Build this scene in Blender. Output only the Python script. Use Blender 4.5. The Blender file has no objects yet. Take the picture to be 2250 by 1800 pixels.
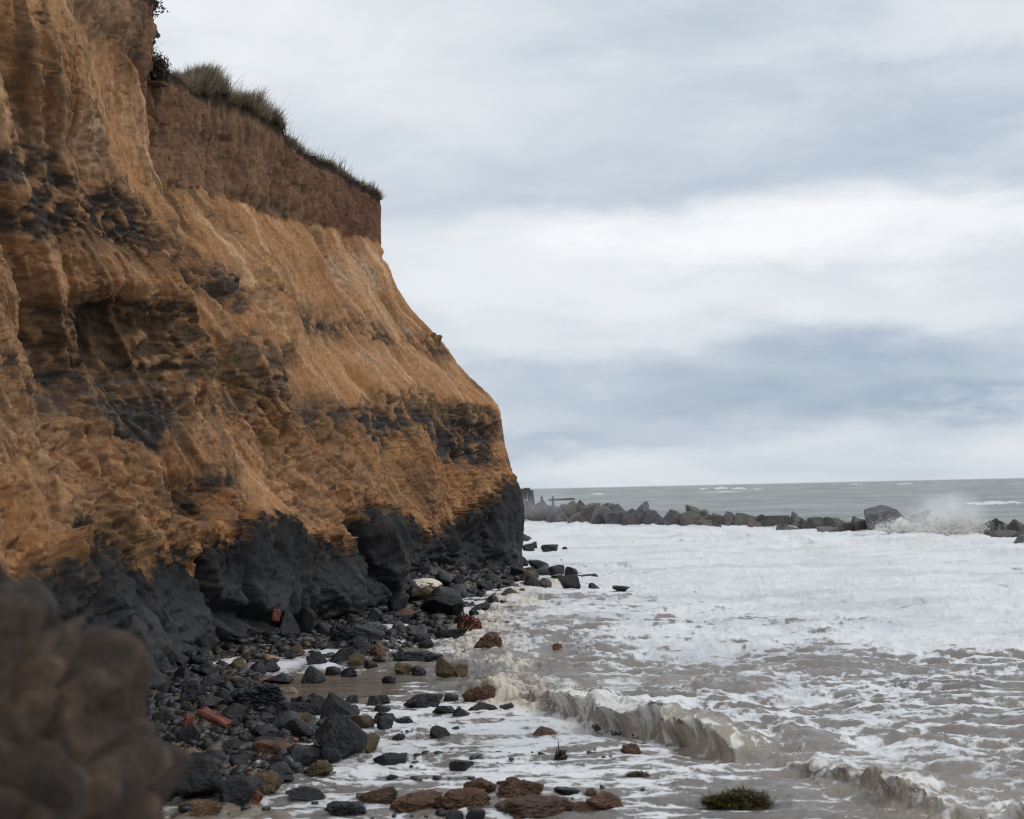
import bpy, math, random
import numpy as np
from mathutils import Matrix, Vector
R = math.radians
random.seed(7)
S = bpy.context.scene

# ------------------------------------------------------------------ camera
CAM = np.array([0.0, 0.0, 2.5]); FPX = 3125.0          # focal length in photo pixels (2250 wide)
PITCH, ROLL = math.atan(175 / FPX), R(1.26)
_F = np.array([0, math.cos(PITCH), math.sin(PITCH)])
_R0 = np.array([1.0, 0, 0]); _U0 = np.array([0, -math.sin(PITCH), math.cos(PITCH)])
_R = _R0 * math.cos(ROLL) - _U0 * math.sin(ROLL)
_U = _U0 * math.cos(ROLL) + _R0 * math.sin(ROLL)
cd = bpy.data.cameras.new("camera"); cam = bpy.data.objects.new("camera", cd)
S.collection.objects.link(cam); S.camera = cam
m = Matrix.Identity(4)
for i in range(3):
    m[i][0] = _R[i]; m[i][1] = _U[i]; m[i][2] = -_F[i]; m[i][3] = CAM[i]
cam.matrix_world = m
cd.lens = 50; cd.sensor_width = 36; cd.sensor_fit = 'HORIZONTAL'
cd.clip_start = 0.1; cd.clip_end = 60000
cd.dof.use_dof = True; cd.dof.focus_distance = 21; cd.dof.aperture_fstop = 2.1
S.cycles.filter_width = 1.1; S.cycles.volume_bounces = 3


def project(P):
    d = P - CAM
    dep = d @ _F
    return 1125 + FPX * (d @ _R) / dep, 900 - FPX * (d @ _U) / dep, dep


def ray(px, py):
    d = _F + _R * (px - 1125) / FPX - _U * (py - 900) / FPX
    return d / d[1]                                   # scaled so that y advances by 1


def at_depth(px, py, Y):
    return CAM + ray(px, py) * Y


def at_z(px, py, z):
    d = ray(px, py)
    return CAM + d * ((z - CAM[2]) / d[2])

# ------------------------------------------------------------------ node helper
class NT:
    def __init__(s, tree):
        s.t = tree; s.n = tree.nodes; s.l = tree.links
        s.n.clear()

    def add(s, typ, ins=None, **kw):
        n = s.n.new(typ)
        for k, v in kw.items():
            setattr(n, k, v)
        for k, v in (ins or {}).items():
            sock = n.inputs[k]
            if isinstance(v, bpy.types.NodeSocket):
                s.l.new(v, sock)
            else:
                sock.default_value = v
        return n

    def math(s, op, a, b=0.0, c=None, clamp=False):
        ins = {0: a, 1: b}
        if c is not None:
            ins[2] = c
        return s.add('ShaderNodeMath', ins, operation=op, use_clamp=clamp).outputs[0]

    def noise(s, vec, scale, detail=4, rough=.55, dist=0, dim='3D'):
        return s.add('ShaderNodeTexNoise', {'Vector': vec, 'Scale': scale, 'Detail': detail, 'Roughness': rough,
                                            'Distortion': dist}, noise_dimensions=dim).outputs[0]

    def ramp(s, fac, stops, interp='LINEAR'):
        n = s.add('ShaderNodeValToRGB', {'Fac': fac}); cr = n.color_ramp; cr.interpolation = interp
        while len(cr.elements) < len(stops):
            cr.elements.new(0.5)
        for e, (p, c) in zip(cr.elements, stops):
            e.position = p; e.color = (*c, 1) if len(c) == 3 else c
        return n.outputs[0]

    def mix(s, f, a, b, blend='MIX'):
        n = s.add('ShaderNodeMix', data_type='RGBA', blend_type=blend, clamp_factor=True)
        for i, v in ((0, f), (6, a), (7, b)):
            if isinstance(v, bpy.types.NodeSocket):
                s.l.new(v, n.inputs[i])
            else:
                n.inputs[i].default_value = (*v, 1) if isinstance(v, tuple) and len(v) == 3 else v
        return n.outputs[2]

    def mapping(s, vec, scale=(1, 1, 1), rot=(0, 0, 0)):
        return s.add('ShaderNodeMapping', {'Vector': vec, 'Scale': scale, 'Rotation': rot}).outputs[0]

# ------------------------------------------------------------------ sky
W = bpy.data.worlds.new("World"); S.world = W; W.use_nodes = True
w = NT(W.node_tree)
tc = w.add('ShaderNodeTexCoord').outputs['Generated']
sx = w.add('ShaderNodeSeparateXYZ', {0: tc})
X_, Y_, Z_ = sx.outputs
az = w.math('ARCTAN2', X_, Y_)
el = w.math('ARCSINE', w.math('MAXIMUM', w.math('MINIMUM', Z_, 1.0), 0.0))
zz = w.math('ADD', w.math('MAXIMUM', Z_, 0.0), 0.16)
pv = w.add('ShaderNodeCombineXYZ', {0: w.math('DIVIDE', X_, zz), 1: w.math('DIVIDE', Y_, zz), 2: 0.0}).outputs[0]
warp = w.noise(w.mapping(tc, (5, 5, 16)), 1.0, 6, .6)
warp2 = w.noise(w.mapping(tc, (6, 6, 14)), 1.3, 5, .6)
az_w = w.math('ADD', az, w.math('MULTIPLY', w.math('SUBTRACT', warp2, .5), .22))
el_w = w.math('ADD', el, w.math('MULTIPLY', w.math('SUBTRACT', warp, .5), .12))
big = w.noise(w.mapping(pv, (.5, .9, 1)), .9, 6, .56)
fine = w.noise(w.mapping(tc, (6, 6, 15)), 1.0, 8, .58, .6)
b = w.math('ADD', .625, w.math('MULTIPLY', w.math('SUBTRACT', big, .5), .34))
b = w.math('ADD', b, w.math('MULTIPLY', w.math('SUBTRACT', fine, .5), .40))
CLOUDS = [  # cloud masses: photo px, half width, half height, brightness
    (1750, 525, 420, 75, .42), (2150, 470, 250, 60, .22), (1450, 650, 420, 55, .18), (1250, 510, 220, 60, .22),
    (1000, 620, 260, 110, .14), (1250, 760, 260, 45, .10), (1950, 700, 300, 45, .10), (500, 90, 420, 120, .22),
    (1050, 200, 300, 80, .05), (1700, 250, 200, 40, .06), (2100, 140, 250, 40, .06),
    (1550, 70, 500, 60, -.10), (2050, 340, 420, 70, -.13), (1450, 390, 330, 50, -.08), (1950, 215, 450, 40, -.10),
    (1900, 800, 520, 60, -.18), (1500, 865, 520, 60, -.20), (1200, 950, 330, 28, -.15), (2150, 890, 300, 30, -.22),
    (1700, 600, 260, 22, -.08), (700, 250, 260, 60, .02), (1000, 420, 250, 40, -.06),
    (1900, 985, 500, 30, .04), (1350, 1010, 400, 22, .03)]
for cx, cy, hw, hh, A in CLOUDS:
    ta = w.math('MULTIPLY', w.math('SUBTRACT', az_w, math.atan((cx - 1125) / FPX)), FPX / hw)
    te = w.math('MULTIPLY', w.math('SUBTRACT', el_w, (1075 - cy - (cx - 1125) * .022) / FPX), FPX / hh)
    q = w.math('ADD', w.math('MULTIPLY', ta, ta), w.math('MULTIPLY', te, te))
    g = w.math('MULTIPLY', w.math('EXPONENT', w.math('MULTIPLY', q, -1.0)), A)
    b = w.math('ADD', b, g)
cloud = w.ramp(b, [(.0, (.30, .38, .49)), (.30, (.38, .47, .58)), (.48, (.54, .61, .705)), (.62, (.67, .73, .795)),
                   (.78, (.83, .86, .90)), (1., (.97, .98, 1.0))])
sky = w.add('ShaderNodeTexSky', sky_type='NISHITA', sun_disc=False, sun_elevation=R(48), sun_rotation=R(120))
bg1 = w.add('ShaderNodeBackground', {0: sky.outputs[0], 1: .09}).outputs[0]
bg2 = w.add('ShaderNodeBackground', {0: cloud, 1: 1.0}).outputs[0]
mx = w.add('ShaderNodeMixShader', {0: .94, 1: bg1, 2: bg2}).outputs[0]
w.add('ShaderNodeOutputWorld', {0: mx})

sun = bpy.data.lights.new("sun", 'SUN'); sun.energy = 1.1; sun.angle = R(14); sun.color = (1, .96, .9)
so = bpy.data.objects.new("sun", sun); S.collection.objects.link(so)
so.rotation_euler = Vector((math.sin(R(120)) * math.cos(R(48)), math.cos(R(120)) * math.cos(R(48)), math.sin(R(48)))).to_track_quat('Z', 'Y').to_euler()
S.view_settings.view_transform = 'Standard'; S.view_settings.look = 'None'
S.view_settings.exposure = 0; S.view_settings.gamma = 1; S.view_settings.use_curve_mapping = False

# ------------------------------------------------------------------ numpy noise
_rg = np.random.RandomState(11)
_perm = _rg.permutation(256).astype(np.int32); _perm = np.concatenate([_perm, _perm, _perm[:2]])
_g = _rg.normal(size=(256, 3)).astype(np.float32); _g /= np.linalg.norm(_g, axis=1)[:, None]


def perlin(x, y, z):
    x, y, z = np.broadcast_arrays(np.asarray(x, np.float32), np.asarray(y, np.float32), np.asarray(z, np.float32))
    xi, yi, zi = np.floor(x), np.floor(y), np.floor(z)
    xf, yf, zf = x - xi, y - yi, z - zi
    X, Y, Z = xi.astype(np.int32) & 255, yi.astype(np.int32) & 255, zi.astype(np.int32) & 255
    u, v, q = (t * t * t * (t * (t * 6 - 15) + 10) for t in (xf, yf, zf))
    out = 0
    for i in (0, 1):
        A = _perm[X + i]; wx = u if i else 1 - u
        for j in (0, 1):
            B = _perm[A + Y + j & 511 if False else (A + Y + j) & 255]; wy = v if j else 1 - v
            for k in (0, 1):
                g = _g[_perm[(B + Z + k) & 255]]; wz = q if k else 1 - q
                out = out + wx * wy * wz * (g[..., 0] * (xf - i) + g[..., 1] * (yf - j) + g[..., 2] * (zf - k))
    return out * 1.5


def fbm(x, y, z=0.0, o=4, lac=2.03, gain=.5):
    s, a, t = 0, 1.0, 0
    f = 1.0
    for k in range(o):
        s = s + a * perlin(x * f + 17.3 * k, y * f + 5.1 * k, z * f + 9.7 * k); t += a
        a *= gain; f *= lac
    return s / t


def ridged(x, y, z=0.0, o=4, lac=2.1, gain=.5):
    s, a, t, f = 0, 1.0, 0, 1.0
    for k in range(o):
        s = s + a * (1 - np.abs(perlin(x * f + 31.3 * k, y * f + 8.1 * k, z * f + 3.7 * k)) * 1.9); t += a
        a *= gain; f *= lac
    return s / t                                       # about 0..1, ridges near 1


def cells(x, y, seed=0):                                # F1, F2 and cell value
    xi, yi = np.floor(x).astype(np.int32), np.floor(y).astype(np.int32)
    f1 = np.full(x.shape, 9., np.float32); f2 = f1.copy(); val = np.zeros(x.shape, np.float32)
    for dx in (-1, 0, 1):
        for dy in (-1, 0, 1):
            h = _perm[(_perm[(xi + dx + seed) & 255] + yi + dy) & 255]
            px = xi + dx + .5 + .45 * _g[h, 0]; py = yi + dy + .5 + .45 * _g[h, 1]
            d = np.sqrt((px - x) ** 2 + (py - y) ** 2).astype(np.float32)
            near = d < f1
            f2 = np.where(near, f1, np.minimum(f2, d)); val = np.where(near, _g[h, 2], val); f1 = np.where(near, d, f1)
    return f1, f2, val


def facets(x, y, seed=0):                              # tilted planes meeting at creases
    xi, yi = np.floor(x).astype(np.int32), np.floor(y).astype(np.int32)
    best = np.full(x.shape, -9., np.float32)
    for dx in (-1, 0, 1):
        for dy in (-1, 0, 1):
            h = _perm[(_perm[(xi + dx + seed) & 255] + yi + dy) & 255]
            px = xi + dx + .5 + .4 * _g[h, 0]; py = yi + dy + .5 + .4 * _g[h, 1]
            ax, ay = x - px, y - py
            best = np.maximum(best, _g[h, 2] * .22 - .10 + .42 * (_g[(h + 7) & 255, 0] * ax + _g[(h + 7) & 255, 1] * ay) - .16 * (ax * ax + ay * ay)).astype(np.float32)
    return best


def sstep(a, b, x):
    t = np.clip((x - a) / (b - a), 0, 1)
    return t * t * (3 - 2 * t)


def lerp(a, b, t):
    return a + (b - a) * t


def pchip(xs, ys, x):                                   # monotone cubic, ys (..., n)
    xs = np.asarray(xs, float); ys = np.asarray(ys, float)
    h = np.diff(xs); d = np.diff(ys) / h
    mm = np.zeros_like(ys)
    w1 = 2 * h[1:] + h[:-1]; w2 = h[1:] + 2 * h[:-1]
    ok = d[1:] * d[:-1] > 0
    with np.errstate(divide='ignore', invalid='ignore'):
        hm = (w1 + w2) / (w1 / d[:-1] + w2 / d[1:])
    mm[1:-1] = np.where(ok, hm, 0); mm[0] = d[0]; mm[-1] = d[-1]
    i = np.clip(np.searchsorted(xs, x) - 1, 0, len(xs) - 2)
    t = np.clip((x - xs[i]) / h[i], 0, 1); H = h[i]
    return (ys[i] * (1 + 2 * t) * (1 - t) ** 2 + mm[i] * H * t * (1 - t) ** 2
            + ys[i + 1] * t * t * (3 - 2 * t) + mm[i + 1] * H * t * t * (t - 1))

# ------------------------------------------------------------------ object helpers
def mesh_np(name, V, faces_flat, nper, mat=None, smooth=True, attrs=None):
    me = bpy.data.meshes.new(name)
    n = len(V); nf = len(faces_flat) // nper
    me.vertices.add(n); me.vertices.foreach_set('co', np.ascontiguousarray(V, np.float32).ravel())
    me.loops.add(len(faces_flat)); me.loops.foreach_set('vertex_index', np.ascontiguousarray(faces_flat, np.int32))
    me.polygons.add(nf); me.polygons.foreach_set('loop_start', np.arange(nf, dtype=np.int32) * nper)
    me.polygons.foreach_set('loop_total', np.full(nf, nper, np.int32))
    me.polygons.foreach_set('use_smooth', np.full(nf, smooth))
    me.update(calc_edges=True); me.validate()
    for k, a in (attrs or {}).items():
        a = np.asarray(a, np.float32)
        if a.ndim == 2:
            at = me.attributes.new(k, 'FLOAT_COLOR', 'POINT')
            c = np.ones((n, 4), np.float32); c[:, :3] = a; at.data.foreach_set('color', c.ravel())
        else:
            at = me.attributes.new(k, 'FLOAT', 'POINT'); at.data.foreach_set('value', a.ravel())
    if mat:
        me.materials.append(mat)
    return me


def grid_faces(nr, nc):
    i = np.arange(nr * nc).reshape(nr, nc)
    return np.stack([i[:-1, :-1], i[:-1, 1:], i[1:, 1:], i[1:, :-1]], -1).reshape(-1)


def obj(name, me, parent=None, loc=(0, 0, 0)):
    o = bpy.data.objects.new(name, me); S.collection.objects.link(o); o.location = loc
    if parent:
        o.parent = parent
    return o


def tag(o, label=None, cat=None, group=None, kind=None):
    for k, v in (('label', label), ('category', cat), ('group', group), ('kind', kind)):
        if v:
            o[k] = v
    return o


def new_mat(name):
    mt = bpy.data.materials.new(name); mt.use_nodes = True
    return mt, NT(mt.node_tree)


def finish(t, col, rough, height=None, dist=.02, strength=1.0, spec=.5, extra=None):
    ins = {'Base Color': col, 'Roughness': rough, 'Specular IOR Level': spec}
    if height is not None:
        ins['Normal'] = t.add('ShaderNodeBump', {'Height': height, 'Distance': dist, 'Strength': strength}).outputs[0]
    ins.update(extra or {})
    p = t.add('ShaderNodeBsdfPrincipled', ins)
    t.add('ShaderNodeOutputMaterial', {0: p.outputs[0]})

# ------------------------------------------------------------------ cliff form
ZL = np.array([-.6, 1.6, 2.6, 3.8, 4.8, 6.0, 7.2, 8.6, 9.6, 11.3])
ST = [  # station depth, x at each height (metres)
    (8,   [-7.9, -8.2, -8.4, -8.5, -8.6, -8.7, -8.8, -8.9, -9.0, -9.0]),
    (13,  [-6.2, -7.0, -7.3, -7.5, -7.6, -7.7, -7.8, -7.8, -7.8, -7.8]),
    (16.5, [-5.3, -6.0, -6.4, -6.7, -6.9, -7.0, -7.1, -7.1, -7.1, -7.0]),
    (19,  [-4.9, -5.75, -6.25, -6.7, -6.9, -6.95, -6.95, -6.9, -6.85, -6.8]),
    (21.2, [-4.8, -6.0, -6.35, -6.8, -7.1, -6.9, -6.7, -6.65, -6.6, -6.6]),
    (23,  [-5.0, -5.3, -5.6, -6.3, -6.6, -6.2, -6.05, -6.45, -6.5, -6.45]),
    (24.9, [-4.45, -4.5, -4.65, -5.15, -5.4, -5.55, -5.75, -6.3, -6.45, -6.4]),
    (25.7, [-4.35, -4.45, -4.8, -5.4, -5.7, -6.3, -6.9, -7.6, -7.75, -7.7]),
    (27.2, [-3.9, -4.0, -4.35, -4.9, -5.0, -5.8, -6.5, -7.3, -7.6, -7.55]),
    (28.4, [-3.35, -3.4, -3.9, -4.35, -4.5, -5.3, -6.1, -6.95, -7.3, -7.35]),
    (29.0, [-3.6, -3.65, -3.9, -4.45, -5.0, -5.3, -5.9, -6.75, -7.1, -7.2]),
    (31.4, [-2.55, -2.6, -2.85, -3.5, -4.1, -4.8, -5.5, -6.3, -6.65, -6.65]),
    (32.6, [-3.2, -3.15, -3.15, -3.6, -4.0, -4.6, -5.3, -6.0, -6.35, -6.35]),
    (36,  [-2.2, -2.4, -2.45, -2.7, -3.0, -3.7, -4.4, -5.1, -5.4, -5.45]),
    (38.8, [-1.45, -1.55, -1.6, -1.7, -1.8, -2.6, -3.4, -4.25, -4.6, -4.7]),
    (42.3, [.2, .2, .05, -.2, -.3, -1.35, -2.3, -3.35, -3.85, -3.9])]
NU, NZ, NT_ = 940, 660, 34
us = np.linspace(9, 42.3, 3000)
tabX = np.stack([pchip([s[0] for s in ST], [s[1][k] for s in ST], us) for k in range(len(ZL))], 1)
# column spacing follows how large the face shows
Pm = [np.stack([tabX[:, k], us, np.full_like(us, ZL[k])], 1) for k in (1, 4, 7)]
wgt = sum(np.abs(np.diff(project(p)[0])) for p in Pm) / 3 + .35
wgt = np.where((us[1:] < 16), wgt * .25, wgt)
cum = np.concatenate([[0], np.cumsum(wgt)]); cum /= cum[-1]
ucol = np.interp(np.linspace(0, 1, NU), cum, us)
nwrap = 70                                             # the face turning away past the headland corner
zrow = np.concatenate([np.linspace(-.6, 11.3, NZ)])
colX = np.stack([np.interp(ucol, us, tabX[:, k]) for k in range(len(ZL))], 1)
Xg = np.stack([pchip(ZL, colX[i], zrow) for i in range(NU)], 1)            # rows z, cols u
Yg = np.broadcast_to(ucol, Xg.shape).copy()
prof = Xg[:, -1].copy()
tw = np.linspace(0, 1, nwrap + 1)[1:] ** 1.6
topf = ((zrow + .6) / 11.9)[:, None]
turn = 1 - np.exp(-tw * 7)
Xw = prof[:, None] + .25 * np.sin(np.clip(tw * 14, 0, math.pi)) - (tw * 16 + 0)[None, :] ** 1.0
Yw = 42.3 + tw[None, :] * 16 + turn[None, :] * .9 + 0 * topf
Xg = np.concatenate([Xg, Xw], 1); Yg = np.concatenate([Yg, Yw], 1)
Zg = np.broadcast_to(zrow[:, None], Xg.shape).copy()
Ug = np.broadcast_to(np.concatenate([ucol, 42.3 + tw * 20]), Xg.shape).copy()
base = np.stack([Xg, Yg, Zg], -1)
bpx, bpy_, bdep = project(base.reshape(-1, 3))
bpx = bpx.reshape(Xg.shape); bpy_ = bpy_.reshape(Xg.shape); bdep = bdep.reshape(Xg.shape)


def hit(px, py):                                       # the place on the face seen in a direction
    r = 5.
    while True:
        mk = (np.abs(bpx - px) < r) & (np.abs(bpy_ - py) < r)
        if mk.any():
            j = np.argmin(np.where(mk, bdep, 1e9)); j = np.unravel_index(j, Xg.shape)
            return Ug[j], Zg[j]
        r *= 2


def poly(pts, soft=.25, wob=None, su=.55):
    """smooth mask of a patch of the face; corners given in photo pixels"""
    q = np.array([hit(*p) for p in pts]) * (su, 1)
    x0, z0 = q.min(0) - 1.0; x1, z1 = q.max(0) + 1.0
    U = Ug * su; out = np.zeros(Xg.shape, np.float32)
    cs = np.where((U[0] > x0) & (U[0] < x1))[0]; rs = np.where((zrow > z0) & (zrow < z1))[0]
    if not len(cs) or not len(rs):
        return out
    sl = np.ix_(rs, cs); A, B = U[sl], Zg[sl]
    ins = np.zeros(A.shape, bool); dm = np.full(A.shape, 1e9)
    for (ax, ay), (bx, by) in zip(q, np.roll(q, -1, 0)):
        dx, dy = bx - ax, by - ay; L = dx * dx + dy * dy + 1e-9
        t = np.clip(((A - ax) * dx + (B - ay) * dy) / L, 0, 1)
        dm = np.minimum(dm, np.hypot(A - ax - t * dx, B - ay - t * dy))
        with np.errstate(divide='ignore', invalid='ignore'):
            c = ((ay > B) != (by > B)) & (A < (bx - ax) * (B - ay) / (by - ay) + ax)
        ins ^= c
    sd = np.where(ins, dm, -dm)
    if wob is not None:
        sd = sd + wob[sl]
    out[sl] = sstep(-soft, soft, sd)
    return out


U, Z = Ug, Zg
Xrel = Xg - Xg.mean(1, keepdims=True) - (.256 * (U - U.mean(1, keepdims=True)))   # how far the face stands out or back
W1 = fbm(Xg * 1.1, Yg * 1.1, Z * 1.1, 5); W2 = fbm(Xg * 3.1, Yg * 3.1, Z * 3.1 + 7.7, 4); W3 = fbm(Xg * 9, Yg * 9, Z * 9 + 1.7, 4)
wob = .30 * W1 + .26 * W2 + .12 * W3
# --- strata heights
z_clay = np.interp(U, *zip(*sorted([hit(p, q) for p, q in [(5, 1330), (165, 1190), (300, 1215), (430, 1205), (500, 1140),
     (600, 1130), (690, 1185), (760, 1190), (815, 1110), (865, 1120), (905, 1150), (960, 1160), (1010, 1120),
     (1060, 1100), (1100, 1050)]])))
# streaks run down the fall line (constant station), bending a little
us_ = U + 1.1 * Xrel + .30 * fbm(U * .5, Z * .35, 5.5, 2) + (Z - 5) * np.interp(U, [18, 24, 30, 42], [.25, .35, .6, .6])
ql = 34 * np.log(us_ / 20)
st1 = fbm(ql * 1.1, Z * .16, 1.0, 4); st2 = fbm(ql * 3.6, Z * .34, 2.0, 5, gain=.62); st3 = ridged(ql * 2.0, Z * .22, 6.0, 5, gain=.65)
st4 = ridged(ql * 6.5, Z * .9, 16.0, 4, gain=.6)
clay = sstep(-.07, .07, z_clay - Z + 1.0 * wob + .9 * (st3 - .62) * sstep(-.9, -.1, z_clay - Z - .2) + .15 * (st4 - .5))
z_till = np.interp(U, *zip(*sorted([hit(p, q) for p, q in [(340, 400), (390, 400), (480, 425), (560, 455), (640, 480), (700, 492),
     (760, 508), (825, 525)]]))) + .0
z_till = np.where(U < 26, 9.9 + .5 * fbm(U * .5, 0 * U, 2.2, 2), z_till)
till = sstep(-.07, .07, Z - z_till + .35 * wob)
soil = sstep(-.10, .06, Z - 11.12 + .5 * wob)
# --- exposures of the beds under the sand drape (photo pixel corners)
E = np.zeros(Xg.shape, np.float32)
lam = [[(0, 305), (90, 310), (150, 330), (175, 395), (192, 520), (120, 540), (0, 525), (0, 360)],
       [(250, 395), (350, 420), (395, 500), (440, 560), (330, 550), (240, 545)],
       [(200, 400), (300, 390), (350, 440), (300, 520), (200, 500)],
       [(410, 560), (520, 590), (560, 660), (520, 690), (440, 640)],
       [(600, 660), (690, 700), (700, 735), (640, 730)],
       [(820, 705), (870, 720), (860, 760), (810, 750)],
       [(90, 680), (250, 650), (440, 700), (440, 850), (300, 850), (150, 860), (90, 820)],
       [(180, 870), (300, 850), (440, 850), (455, 900), (400, 960), (350, 1000), (240, 960)],
       [(480, 740), (630, 750), (640, 800), (620, 872), (560, 860), (480, 800)],
       [(780, 880), (900, 860), (1040, 870), (1100, 900), (1100, 940), (930, 945), (800, 940)],
       [(920, 930), (1100, 930), (1110, 1010), (1060, 1030), (960, 1010)],
       [(780, 925), (870, 930), (880, 975), (790, 965)],
       [(455, 1030), (515, 1035), (520, 1065), (470, 1065)],
       [(170, 1110), (240, 1130), (290, 1200), (200, 1230), (160, 1180)]]
for p in lam:
    E = np.maximum(E, poly(p, .14, 1.3 * wob))
band = np.maximum(np.exp(-((Z - 6.75 - .2 * W1) / .42) ** 2), .95 * np.exp(-((Z - 4.15 - .2 * W1) / .45) ** 2))
band = band * sstep(.30, .55, fbm(U * .22 + 4, Z * .3, 91., 3) * .9 + .62 - .75 * (st3 - .45) + .5 * W2)
E = np.maximum(E, .9 * band * sstep(16, 19, U))
pale = poly([(700, 560), (800, 560), (840, 620), (760, 640)], .3, wob) + .8 * poly([(890, 700), (920, 720), (910, 740), (880, 720)], .15, wob) \
    + .7 * poly([(190, 110), (240, 90), (240, 300), (215, 420), (190, 300)], .25, wob) + .6 * poly([(760, 760), (830, 770), (840, 800), (770, 790)], .12, wob)
pale = np.clip(pale, 0, 1)
rough = np.clip(poly([(90, 870), (200, 900), (320, 1010), (400, 1030), (470, 1100), (540, 1130), (430, 1210), (200, 1200), (90, 1000)], .3, wob)
                + poly([(540, 900), (700, 900), (820, 1060), (760, 1180), (640, 1120), (560, 1000)], .4, wob)
                + .8 * poly([(420, 570), (560, 600), (640, 700), (560, 720), (440, 640)], .3, wob)
                + .9 * poly([(1000, 950), (1100, 960), (1110, 1080), (1040, 1080)], .2, wob)
                + .9 * poly([(880, 1120), (1000, 1180), (1060, 1260), (900, 1280)], .2, wob)
                + .7 * poly([(40, 1050), (160, 1190), (250, 1380), (150, 1330), (0, 1150)], .3, wob), 0, 1)
orange = np.clip(poly([(0, 1080), (60, 1080), (170, 1260), (100, 1280), (0, 1200)], .3, wob) + .8 * poly([(700, 900), (960, 1000), (1100, 1000), (960, 1130), (830, 1000)], .6, wob)
                 + .6 * poly([(60, 20), (220, 60), (200, 200), (60, 200)], .6, wob), 0, 1)
clayfoot = sstep(0.75, .3, Z + .5 * wob)
sand = (1 - clay) * (1 - till) * (1 - E)

# --- relief along the face normal
def normals(P):
    du = np.gradient(P, axis=1); dz = np.gradient(P, axis=0)
    n = np.cross(du, dz); n /= np.linalg.norm(n, axis=2)[..., None] + 1e-9
    return np.where((n[..., 0] < 0)[..., None] & (U < 43)[..., None], -n, n)


N0 = normals(base)
gen = fbm(U * .55, Z * .6, 8.8, 5)
gul = ridged(ql * .36 + 3.3, Z * .10, 9.0, 3)
D = .42 * gen + .55 * (gul - .62) * sstep(10.2, 8.6, Z) * sstep(.3, 1.5, Z)
slide = np.clip(sstep(-.08, .22, fbm(ql * .5, Z * .25, 71., 3) + .06 + .16 * sstep(27, 33, U)) * sstep(3.9, 4.9, Z + .4 * W1) + .0, 0, 1)
slide = np.maximum(slide, poly([(540, 900), (600, 960), (640, 1100), (700, 1180), (560, 1120), (545, 1000)], .25, wob))
slm = 1 - .72 * slide
brk_ = sstep(.0, .3, fbm(ql * .8, Z * .7, 81., 4)) * (1 - .8 * slide)
D += sand * (.20 * st1 + slm * (.07 * st2 + .12 * (st3 - .5) + .05 * (st4 - .5) + .02 * W3) + brk_ * (.10 * W2 + .07 * W3 - .08))
# till: vertical flutes
tf = ridged(U * 2.6, Z * .45, 4.0, 4); tf2 = fbm(U * 9, Z * 2.2, 4.4, 3)
D += till * (.24 * (tf - .55) + .07 * tf2 + .04 * W3 + .12 * W2)
D += till * .12 * sstep(.0, .4, Z - z_till)            # till stands a little proud of the sand
# laminated beds: thin ledges, vertical joints
zw = Z + .06 * fbm(U * .6, Z * .2, 3.0, 3)
led = fbm(0 * U + .3 * U, zw * 7.5, 1.1, 4); jt = cells(U * 1.9, Z * 1.5, 3)
E = np.clip(E * (1 - .55 * sstep(.1, .3, W2 + .5 * W1)), 0, 1)
D += E * (-.10 + .065 * led + .05 * jt[2] * sstep(0, .12, jt[1] - jt[0]) - .05 * sstep(.10, 0, jt[1] - jt[0]) + .03 * W3)
lam_all = .03 * fbm(.2 * U, zw * 9, 5.1, 3) * sand * sstep(9.8, 8.8, Z)
D += lam_all
crk = ridged(Xg * 1.6, Yg * 1.6 + W1, Z * 1.9, 5, gain=.62)
D += (1 - clay) * (-.09 * sstep(.72, .95, crk)) * (1 - .7 * brk_) * (1 - .7 * slide)
D += -.035 * (1 - clay) * (1 - .85 * slide) * np.abs(fbm(Xg * 5, Yg * 5, Z * 5, 4)) * 2
# clay: big slabs with joints, fine hackle
c1 = cells(U * .62 + .3 * W1, Z * .55 + .2 * W1, 9); c2 = cells(U * 1.7 + .3 * W2, Z * 1.2 + .25 * W1, 21)
c0 = cells(U * .34 + .2 * W1, Z * .22 + 3.3, 31)
e0 = sstep(0, .42, c0[1] - c0[0]); e1 = sstep(0, .3, c1[1] - c1[0])
Uf = U + 1.1 * Xrel
fct = facets(Uf * .55 + .15 * W1, Z * .42 + .12 * W1, 4); fct2 = facets(Uf * 1.5 + .12 * W2, Z * 1.1 + .12 * W2, 14)
clayrel = .55 * fct + .16 * fct2 - .05 + .12 * c0[2] * e0 - .34 * sstep(.10, 0, c0[1] - c0[0]) + .20 * c1[2] * e1 - .06 * sstep(.07, 0, c1[1] - c1[0]) + .06 * W2 + .022 * W3 + .07 * c2[2] * sstep(0, .3, c2[1] - c2[0]) \
    + .03 * ridged(U * 4, Z * .5, 3.1, 3)
D += clay * clayrel
D += clay * .10
# fallen crumbly lumps
Ux = U + 1.1 * Xrel
cl = cells(Ux * 3.2 + .5 * W2, Z * 3.4 + .5 * W2, 5); cl2 = cells(Ux * 8 + .4 * W3, Z * 8 + .4 * W3, 15)
lump = .55 - cl[0] + .35 * cl[2]
D += rough * (.17 * lump + .05 * (.5 - cl2[0]) + .12 * W2 + .05 * W3 + .05)
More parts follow.
